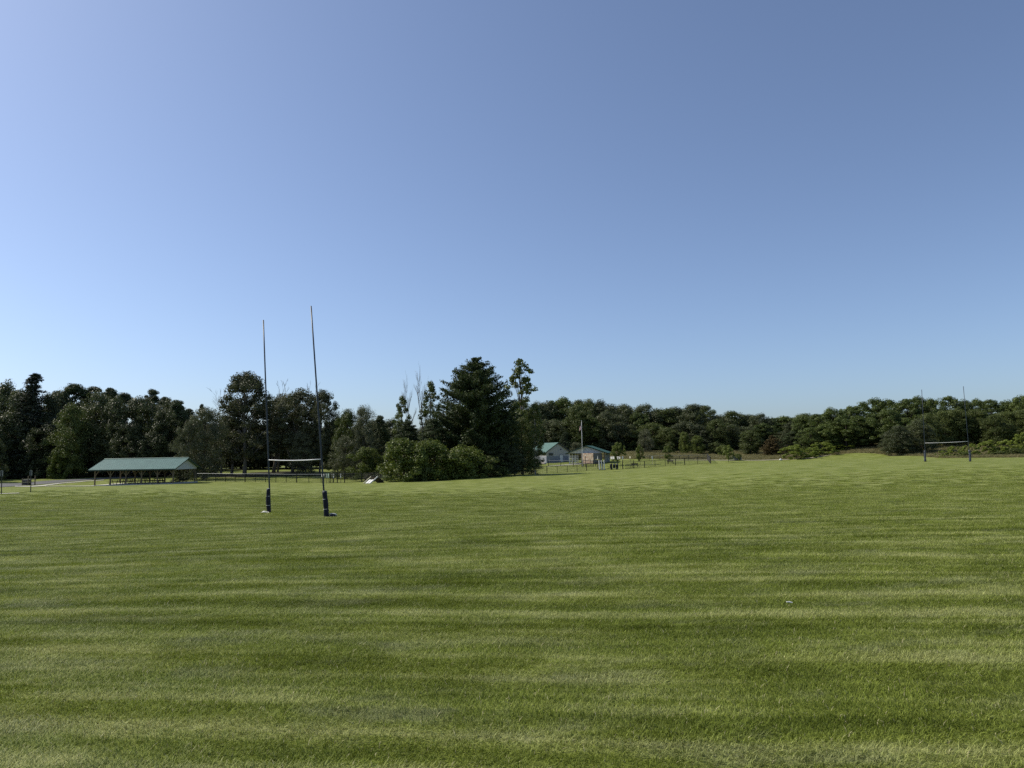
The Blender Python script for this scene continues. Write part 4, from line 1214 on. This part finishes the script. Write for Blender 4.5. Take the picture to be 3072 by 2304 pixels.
for lb, x0, x1, y0, y1, m in (('left half of the double white notice before the railed shelter', 790, 850, 440, 522, 'white'), ('right half of the double white notice before the railed shelter', 858, 918, 435, 522, 'white'),
        ('white notice right of the double notice', 1003, 1062, 438, 476, 'white'), ('small white plate under the single notice', 1015, 1054, 492, 526, 'white'), ('narrow white notice between the double notice and the bag post', 1084, 1116, 445, 524, 'white'),
        ('white notice on the dog run fence left of the tall gate post', 1418, 1460, 430, 495, 'cream')):
    a = Z2(x0, y0); b = Z2(x1, y1)
    board('notice_board', lb, a[0], b[0], a[1], b[1], 162.5, M[m])

# ------------------------------------------------------------------ dog run furniture
def Pz2(x, y, Y): return at(*Z2(x, y), Y)
for i, (xb, yb, xt, yt, lb) in enumerate(((432, 862, 408, 568, 'left white leaning weave pole in front of the dog run fence'), (512, 848, 486, 568, 'middle white leaning weave pole in front of the dog run fence'), (590, 835, 572, 562, 'right white leaning weave pole in front of the dog run fence'))):
    Y = 158.5; b = gp(Z2(xb, yb)[0], Y); t = Pz2(xt, yt, Y)
    o = thing('weave_pole', lb, 'pole', b)
    e = vec(t - b)
    MB().tube([(0, 0, -.2), (0, 0, 0), tuple(e)], .12, 10).build('pole', M['white'], o)
    MB().tube([tuple(e), tuple(e * 1.02)], .13, 10).build('cap', M['white'], o)
    MB().box((.1, 0, .05), (.5, .35, .1)).build('foot', M['black'], o)
b = gp(Z2(375, 700)[0], 163); tz = Pz2(380, 420, 163)[2] - b[2]; dz = Pz2(380, 540, 163)[2] - b[2]
o = thing('dog_fountain', 'white basin on dark pedestal with a spout, beside the weave poles', 'fountain', b)
MB().tube([(0, 0, -.2), (0, 0, dz)], .09, 10).build('pedestal', M['iron'], o)
MB().tube([(0, 0, dz - .12), (0, 0, dz), (0, 0, dz + .10)], [.15, .45, .50], 14).build('basin', M['cream'], o)
MB().tube([(0, 0, dz + .1), (0, 0, dz + .45), (.02, 0, tz)], [.09, .07, .04], 8).build('spout', M['white'], o)
pl = gp(Z2(905, 830)[0], 159)
o = thing('bin_platform', 'low dark wheeled platform with drawbar carrying black barrels', 'trailer', pl)
MB().box((0, 0, .30), (2.0, .9, .10)).build('deck', M['timber_dark'], o)
MB().box((0, -.47, .34), (2.1, .04, .06)).build('edge_rail', M['galv'], o)
for x in (-.6, .6):
    MB().tube([(x, -.5, .2), (x, -.38, .2)], .22, 12).build('wheel', M['black'], o)
MB().beam((-1.0, 0, .3), (-2.0, 0, .12), .08, .08).build('drawbar', M['iron'], o)
MB().beam((-1.0, 0, .35), (-1.6, .1, 1.0), .05, .05).build('prop', M['iron'], o)
for i, (dx, lb) in enumerate(((-.62, 'black barrel at the drawbar end of the wheeled platform'), (.08, 'middle black barrel with pale lid knob on the wheeled platform'), (.72, 'black barrel with pale lid knob at the tail of the wheeled platform'))):
    bo = thing('trash_barrel', lb, 'barrel', (pl[0] + dx, pl[1], pl[2] + .35))
    MB().tube([(0, 0, 0), (0, 0, .3), (0, 0, .6), (0, 0, .86)], [.25, .29, .29, .26], 14).build('drum', M['black'], bo)
    MB().tube([(0, 0, .86), (0, 0, .92)], [.28, .24], 14).build('lid', M['black'], bo)
    if i: MB().tube([(-.05, -.08, .80), (-.05, -.3, .80)], .075, 8).build('lid_knob', M['white'], bo)
for (x, y0, y1, Y, lb) in ((1205, 430, 850, 161.5, 'bag dispenser post with white box on the dog run fence'), (2185, 430, 640, 172, 'bag dispenser post with white box inside the dog run')):
    b = gp(Z2(x, y1)[0], Y); t = Pz2(x, y0, Y); h = t[2] - b[2]
    o = thing('bag_dispenser', lb, 'dispenser', b)
    MB().tube([(0, 0, -.2), (0, 0, h - .1)], .04, 8).build('post', M['cream'] if x > 2000 else M['iron'], o)
    MB().box((0, -.05, h - .2), (.30, .16, .38)).build('box', M['white'], o)
    MB().box((0, -.06, h - .58), (.18, .1, .3)).build('bag_roll', M['white'], o)
b = gp(Z2(1252, 850)[0], 160.5); h = Pz2(1250, 640, 160.5)[2] - b[2]
o = thing('marker_post', 'yellow green marker post at the dog run fence', 'post', b)
MB().tube([(0, 0, -.2), (0, 0, h)], .07, 8).build('shaft', M['yellow'], o)
MB().tube([(0, 0, h), (0, 0, h + .06)], [.08, .04], 8).build('cap', M['yellow'], o)
b = gp(1757, 169); tp = at(1757, 1368, 169); h = tp[2] - b[2]
o = thing('post_lamp', 'dark post with a round white globe before the stone wall', 'lamp', b)
MB().tube([(0, 0, -.2), (0, 0, h - .1)], .06, 8).build('post', M['iron'], o)
MB().tube([(0, 0, h - .14), (0, 0, h - .06), (0, 0, h + .06), (0, 0, h + .14)], [.08, .17, .17, .06], 12).build('globe', M['white'], o, True)
for px, Y, lb in ((1795, 171, 'low dark bench left of the weave poles'), (1905, 166, 'dark picnic bench right of the notices'), (2012, 172, 'dark bench inside the dog run behind the tall gate')):
    b = gp(px, Y)
    o = thing('park_bench', lb, 'bench', b, .1)
    for i in range(3): MB().box((0, -.18 + i * .16, .45), (1.6, .14, .04)).build('seat_slat', M['timber_dark'], o)
    for i in range(2): MB().box((0, .26, .62 + i * .18), (1.6, .04, .14)).build('back_slat', M['timber_dark'], o)
    for s in (-1, 1):
        MB().box((s * .65, -.15, .21), (.06, .06, .44)).build('leg', M['iron'], o); MB().box((s * .65, .24, .42), (.06, .06, .86)).build('leg', M['iron'], o)
# agility A-frame ramp
def Z3p(x, y): return 960 + x / 11.06, 1400 + y / 11.06
ra = gp(Z3p(1560, 560)[0], 113.5)
o = thing('agility_ramp', 'white A shaped agility ramp with timber side rails by the bushes', 'ramp', ra, 0)
pxm = FOC / 113.5 / 1.0
def rp(x, y, Y=113.5): return vec(at(*Z3p(x, y), Y) - ra)
s0 = rp(1440, 572); s1 = rp(1655, 350)
dy = Vector((0, .0, 0))
ux = (s1.x - s0.x); hz = s1.z - max(s0.z, -.05)
s0.z = 0
MB().beam(s0, s0 + Vector((ux, .95, hz)), .09, .16).build('side_rail', M['cream'], o)
s0b = s0 + Vector(((1690 - 1440) / 11.06 / pxm, -.75, .02))
MB().beam(s0b, s0b + Vector((ux, .95, hz)), .09, .16).build('side_rail', M['white'], o)
for k, (fa, fb) in enumerate(((.30, .60), (.68, .96))):
    p0 = s0.lerp(s0b, fa); p1 = s0.lerp(s0b, fb); up = Vector((ux, .95, hz)) * .52
    mb = MB(); mb.prism([p0, p1, p1 + up, p0 + up], (0, 0, .01), (0, 0, .06)); mb.build('ramp_panel', M['white'], o)
MB().beam(s0 + Vector((ux * .8, .76, hz * .80)), s0b + Vector((ux * .8, .76, hz * .80)), .06, .10).build('cross_bar', M['timber'], o)
ap = s0 + Vector((ux, .95, hz)); apb = s0b + Vector((ux, .95, hz))
MB().beam(ap, ap + Vector((ux * .9, .8, -hz)), .07, .12).build('rear_rail', M['timber_dark'], o)
MB().beam(apb, apb + Vector((ux * .9, .8, -hz)), .07, .12).build('rear_rail', M['timber_dark'], o)
MB().prism([ap.lerp(apb, .05), ap.lerp(apb, .95), ap.lerp(apb, .95) + Vector((ux * .85, .75, -hz * .95)), ap.lerp(apb, .05) + Vector((ux * .85, .75, -hz * .95))], (0, 0, -.04), (0, 0, 0)).build('rear_panel', M['timber_dark'], o)

# ------------------------------------------------------------------ buildings
def house():
    Y = 196; rz = R(22)
    c = gp(1674, Y)                       # middle of the gable wall
    o = thing('beige_house', 'beige gabled house with grey wainscot and green metal roof', 'house', c, rz)
    W, L = 6.9, 11.0; wz = at(1650, 1353, Y)[2] - c[2]; rg = at(1671, 1328, Y)[2] - c[2]
    wz = 3.1; rg = max(rg, 5.0)
    x0, x1 = -W / 2, W / 2
    low = 1.75
    mb = MB()
    mb.box((0, L / 2, low / 2 - .4), (W + .03, L + .03, low + .8)); mb.build('lower_wall', M['siding_low'], o)
    mb = MB()
    prof = [(x0, 0, low), (x1, 0, low), (x1, 0, wz), (0, 0, rg - .1), (x0, 0, wz)]
    mb.prism(prof, (0, .012, 0), (0, L - .012, 0)); mb.build('wall', M['siding'], o)
    for i in range(9):
        z = low + .28 * (i + 1)
        half = W / 2 if z < wz else W / 2 * (rg - .1 - z) / (rg - .1 - wz)
        if half > .4: MB().box((0, .004, z), (half * 2 - .1, .03, .02)).build('siding_lap', M['siding'], o)
    sl = (rg - wz) / (W / 2)
    for s in (-1, 1):
        e = s * (W / 2 + .55); ez = rg - sl * (W / 2 + .55) + .06
        mb = MB(); slope_sheet(mb, (e, -.5, ez), (e, L + .5, ez), (0, -.5, rg + .06), (0, L + .5, rg + .06 - .001 * s), 26, .04, .03)
        mb.build('roof', M['roof_green'], o)
        MB().beam((e, -.47, ez - .12), (0, -.47, rg - .06), .06, .2).build('barge_board', M['trim'] if s < 0 else M['timber_dark'], o)
        MB().box((e - s * .05, L / 2, ez - .12), (.07, L + .9, .16)).build('fascia', M['trim'], o)
    d = MB().box((1.05, -.02, .98), (.95, .06, 2.05)).build('door', M['white'], o)
    fr = MB()
    for s in (-1, 1): fr.box((1.05 + s * .52, -.03, 1.0), (.09, .08, 2.12))
    fr.box((1.05, -.03, 2.08), (1.12, .08, .09)); fr.build('door_frame', M['siding_low'], d)
    MB().box((.72, -.07, 1.0), (.05, .06, .12)).build('handle', M['iron'], d)
    w = MB().box((-2.1, -.02, 2.25), (1.25, .05, .62)).build('window', M['glass'], o)
    fr = MB()
    for s in (-1, 1): fr.box((-2.1 + s * .66, -.03, 2.25), (.08, .08, .78)); fr.box((-2.1, -.034, 2.25 + s * .35), (1.24, .08, .08))
    fr.build('frame', M['siding_low'], w)
    MB().tube([(.95, -.1, 3.55), (.95, .02, 3.55)], .17, 12).build('vent', M['black'], o)
    MB().box((0, -.06, rg - .75), (.28, .1, .3)).build('lamp_box', M['galv'], o)
    return o
house()
def railed_shelter():
    Y = 180; c = gp(1745, Y); rz = R(-17)
    o = thing('railed_shelter', 'gabled park shelter with dark green roof and stone faced core', 'shelter', c, rz)
    pm = FOC / Y
    W = 9.9; L = 7.5
    wz = 2.75; rg = at(1766, 1337, Y)[2] - c[2]
    rg = max(rg, 4.3)
    x0, x1 = -3.6, 6.3
    xr = (x0 + x1) / 2
    sl = (rg - wz) / (W / 2)
    MB().prism([(x0 + .3, 0, wz - .12), (x1 - .3, 0, wz - .12), (x1 - .3, 0, wz + .1), (xr, 0, rg - .12), (x0 + .3, 0, wz + .1)], (0, 0, 0), (0, .12, 0)).build('gable', M['gable'], o)
    MB().prism([(x0 + .3, 0, wz - .12), (x1 - .3, 0, wz - .12), (x1 - .3, 0, wz + .1), (xr, 0, rg - .12), (x0 + .3, 0, wz + .1)], (0, L - .12, 0), (0, L, 0)).build('gable', M['gable'], o)
    for s, e in ((-1, x0 - .45), (1, x1 + .45)):
        ez = rg - sl * abs(e - xr) + .02
        mb = MB(); slope_sheet(mb, (e, -.55, ez), (e, L + .55, ez), (xr, -.55, rg + .02), (xr, L + .55, rg + .02 - .001 * s), 20, .02, .04)
        mb.build('roof', M['roof_dark'], o)
        MB().beam((e, -.52, ez - .12), (xr, -.52, rg - .10), .06, .2).build('barge_board', M['trim'], o)
        MB().box((e - s * .05, L / 2, ez - .13), (.07, L + 1.0, .18)).build('fascia', M['trim'], o)
    MB().tube([(xr - .3, -.1, wz + .75), (xr - .3, .02, wz + .75)], .16, 10).build('vent', M['galv'], o)
    # stone-faced core, turned so that one face looks at the sun
    ang = R(45)
    CA = R(57)                                   # with the shelter's own turn the stone face looks left at about 40 degrees
    cr = Matrix.Rotation(CA, 3, 'Z'); CW_, CD_ = 3.0, 4.2
    gl = Matrix.Rotation(-rz, 3, 'Z') @ (vec(gp(1781, 176.5)) - vec(c))       # the corner nearest the field
    ctr = Vector((gl.x, gl.y, 0)) - cr @ Vector((-CW_ / 2, -CD_ / 2, 0))
    core = MB(); core.box(ctr + Vector((0, 0, 1.2)), (CW_, CD_, 2.7), cr); cb = core.build('core_wall', M['core'], o)
    # courses of stone on the face that looks left
    st = [mat('stone_tan', (.44, .34, .25), .85, 0, .2, 3, .2, .3), mat('stone_buff', (.52, .43, .33), .85, 0, .2, 3, .2, .3), mat('stone_pink', (.42, .29, .22), .85, 0, .2, 3, .2, .3)]
    rr = random.Random(5)
    proto = {}
    for row in range(9):
        z = .06 + row * .285
        u = -CD_ / 2
        while u < CD_ / 2 - .02:
            wl_ = rr.choice((.42, .6, .78)); wl_ = min(wl_, CD_ / 2 - u)
            if wl_ < .15: break
            key = (round(wl_, 2), rr.randrange(3))
            if key not in proto: proto[key] = MB().box((0, 0, 0), (.08, wl_ - .025, .26)).mesh('stone', st[key[1]])
            so = link('stone', proto[key], o)
            loc = ctr + cr @ Vector((-CW_ / 2 - .03 - rr.uniform(0, .02), -(u + wl_ / 2), z + .13))
            so.location = loc; so.rotation_euler = (0, 0, CA)
            u += wl_
    for i, (x, y) in enumerate(((x0 + .45, .06), (x1 - .45, .06), (x0 + .45, L - .06), (x1 - .45, L - .06), (x0 + .45, L / 2), (x1 - .45, L / 2))):
        MB().box((x, y, wz / 2 - .2), (.2, .2, wz + .35)).build('post', M['white'] if i % 2 == 0 else M['timber'], o)
    MB().box((xr, L / 2, .02), (W - .4, L, .12)).build('floor_slab', M['concrete'], o)
    # pickets
    pk = MB().box((0, 0, 0), (.09, .05, 1.9)).mesh('picket', M['white'])
    pd = MB().box((0, 0, 0), (.10, .05, 2.2)).mesh('picket', M['gable'])
    def railing(xa, ya, xb, yb, n, me, zc, tall):
        for i in range(n):
            t = i / (n - 1); p = link('picket', me, o); p.location = (xa + (xb - xa) * t, ya + (yb - ya) * t, zc)
        for z in (.55, 1.35, tall):
            MB().beam((xa, ya + .04, z), (xb, yb + .04, z), .05, .07).build('rail', M['white'] if me is pk else M['timber_dark'], o)
    railing(x0 + .5, .1, -.9, .1, 8, pk, 1.05, 2.0)
    railing(x1 - .4, .4, x1 - .4, L - .3, 12, pd, 1.3, 2.3)
    railing(3.9, L - .1, x1 - .6, L - .1, 6, pd, 1.3, 2.3)
    return o
railed_shelter()
# rocks beside the house
rk = random.Random(9)
for i in range(5):
    b = gp(1606 + i * 6.5 + rk.uniform(-2, 2), 188 + rk.uniform(-1, 1))
    mb = MB(); n = 8
    s = rk.uniform(.45, .8)
    for j in range(5):
        ph = math.pi * j / 4
        for k in range(n):
            a = 2 * math.pi * k / n; r = s * math.sin(ph) * rk.uniform(.8, 1.15) + .02
            mb.v.append((r * math.cos(a) * 1.2, r * math.sin(a), s * .75 * (1 - math.cos(ph)) * .62 * rk.uniform(.9, 1.1) - .1))
    for j in range(4):
        for k in range(n): mb.f.append((j * n + k, j * n + (k + 1) % n, (j + 1) * n + (k + 1) % n, (j + 1) * n + k))
    ro = mb.build('boulder', M['rock']); ro.location = tuple(b)
    tag(ro, 'pale tan boulder lying left of the beige house', 'boulder', 'boulders by the house')
# flagpole
Yf = 172
b = gp(1748, Yf); t = at(1744.5, 1264, Yf)
fo = thing('flagpole', 'white flagpole in front of the railed shelter', 'flagpole', b)
h = t[2] - b[2]; lx = t[0] - b[0]
MB().tube([(0, 0, -.3), (0, 0, 0), (lx * .5, 0, h * .5), (lx, 0, h)], [.075, .075, .065, .045], 10).build('pole', M['pole_white'], fo, True)
MB().tube([(lx, 0, h), (lx, 0, h + .08), (lx, 0, h + .18), (lx, 0, h + .24)], [.05, .12, .12, .03], 10).build('finial', M['galv'], fo, True)
MB().tube([(0, 0, -.1), (0, 0, .25)], [.28, .2], 12).build('base_collar', M['galv'], fo, True)
# limp striped flag
def flag():
    fl = thing('flag', 'limp red and white striped flag with blue corner on the flagpole', 'flag', (b[0] + lx, b[1], b[2] + h))
    red = mat('flag_red', (.42, .05, .06), .8, 0, .1); whi = mat('flag_white', (.72, .70, .70), .8, 0, .1); blu = mat('flag_blue', (.03, .04, .16), .8, 0, .1)
    def S_(u, v):      # u along the fly, v down the hoist; the cloth hangs limp to the left
        x = -(.04 + .62 * u * (.55 + .45 * v)) ; y = .12 * math.sin(7 * u + 2 * v) * u
        z = -.55 - 1.30 * v - .75 * u * (1 - .25 * v)
        return (x, y, z)
    def patch(u0, u1, v0, v1, m, name, nu=8):
        mb = MB()
        for i in range(nu + 1):
            for j in range(2):
                mb.v.append(S_(u0 + (u1 - u0) * i / nu, v0 + (v1 - v0) * j))
        for i in range(nu): mb.f.append((2 * i, 2 * i + 2, 2 * i + 3, 2 * i + 1))
        return mb.build(name, m, fl)
    for k in range(13):
        patch(.4 if k < 7 else 0, 1, k / 13, (k + 1) / 13, red if k % 2 == 0 else whi, 'stripe')
    ca = patch(0, .4, 0, 7 / 13, blu, 'canton')
    for r_ in range(4):
        for c_ in range(4):
            u, v = .05 + c_ * .085, .05 + r_ * .13
            p = S_(u, v); MB().box((p[0], p[1] - .012, p[2]), (.03, .008, .04)).build('star', whi, ca)
flag()

# ------------------------------------------------------------------ right side bits
b = gp(2208, 183)
o = thing('bleacher', 'small grey metal bleacher in front of the meadow', 'bleacher', b, .02)
for i in range(3):
    MB().box((0, .55 * i, .35 + .3 * i), (3.4, .26, .04)).build('seat_plank', M['galv'], o)
    MB().box((0, .55 * i - .28, .12 + .3 * i), (3.4, .24, .03)).build('foot_plank', M['galv'], o)
for s in (-1, 0, 1):
    f = MB(); f.beam((s * 1.5, -.35, 0), (s * 1.5, 1.25, .92), .04, .05); f.beam((s * 1.5, 1.2, 0), (s * 1.5, 1.2, 1.5), .04, .04); f.beam((s * 1.5, -.35, .02), (s * 1.5, 1.25, .02), .04, .04)
    f.build('frame', M['galv'], o)
MB().tube([(-1.6, 1.22, 1.45), (1.6, 1.22, 1.45)], .025, 6).build('back_rail', M['galv'], o)
b = gp(2342, 177)
mb = MB(); n = 10
for j in range(5):
    ph = math.pi * j / 4
    for k in range(n):
        a = 2 * math.pi * k / n; mb.v.append(((.30 * math.sin(ph) + .02) * math.cos(a) * 1.2, (.30 * math.sin(ph) + .02) * math.sin(a), .26 * (1 - math.cos(ph)) - .03))
for j in range(4):
    for k in range(n): mb.f.append((j * n + k, j * n + (k + 1) % n, (j + 1) * n + (k + 1) % n, (j + 1) * n + k))
ro = mb.build('marker_stone', M['white'], None, True); ro.location = tuple(b)
tag(ro, 'white painted marker stone where the gravel path bends up the rise', 'stone')
# white scrap on the lawn
b = hit(2369, 1821)
mb = MB(); mb.tube([(-.03, 0, .042), (0, .004, .04), (.03, -.008, .034)], [.006, .008, .006], 6)
so = mb.build('paper_scrap', M['white']); so.location = (b[0], b[1], b[2] + .012)
tag(so, 'small white rolled paper scrap lying on the mown lawn', 'litter')
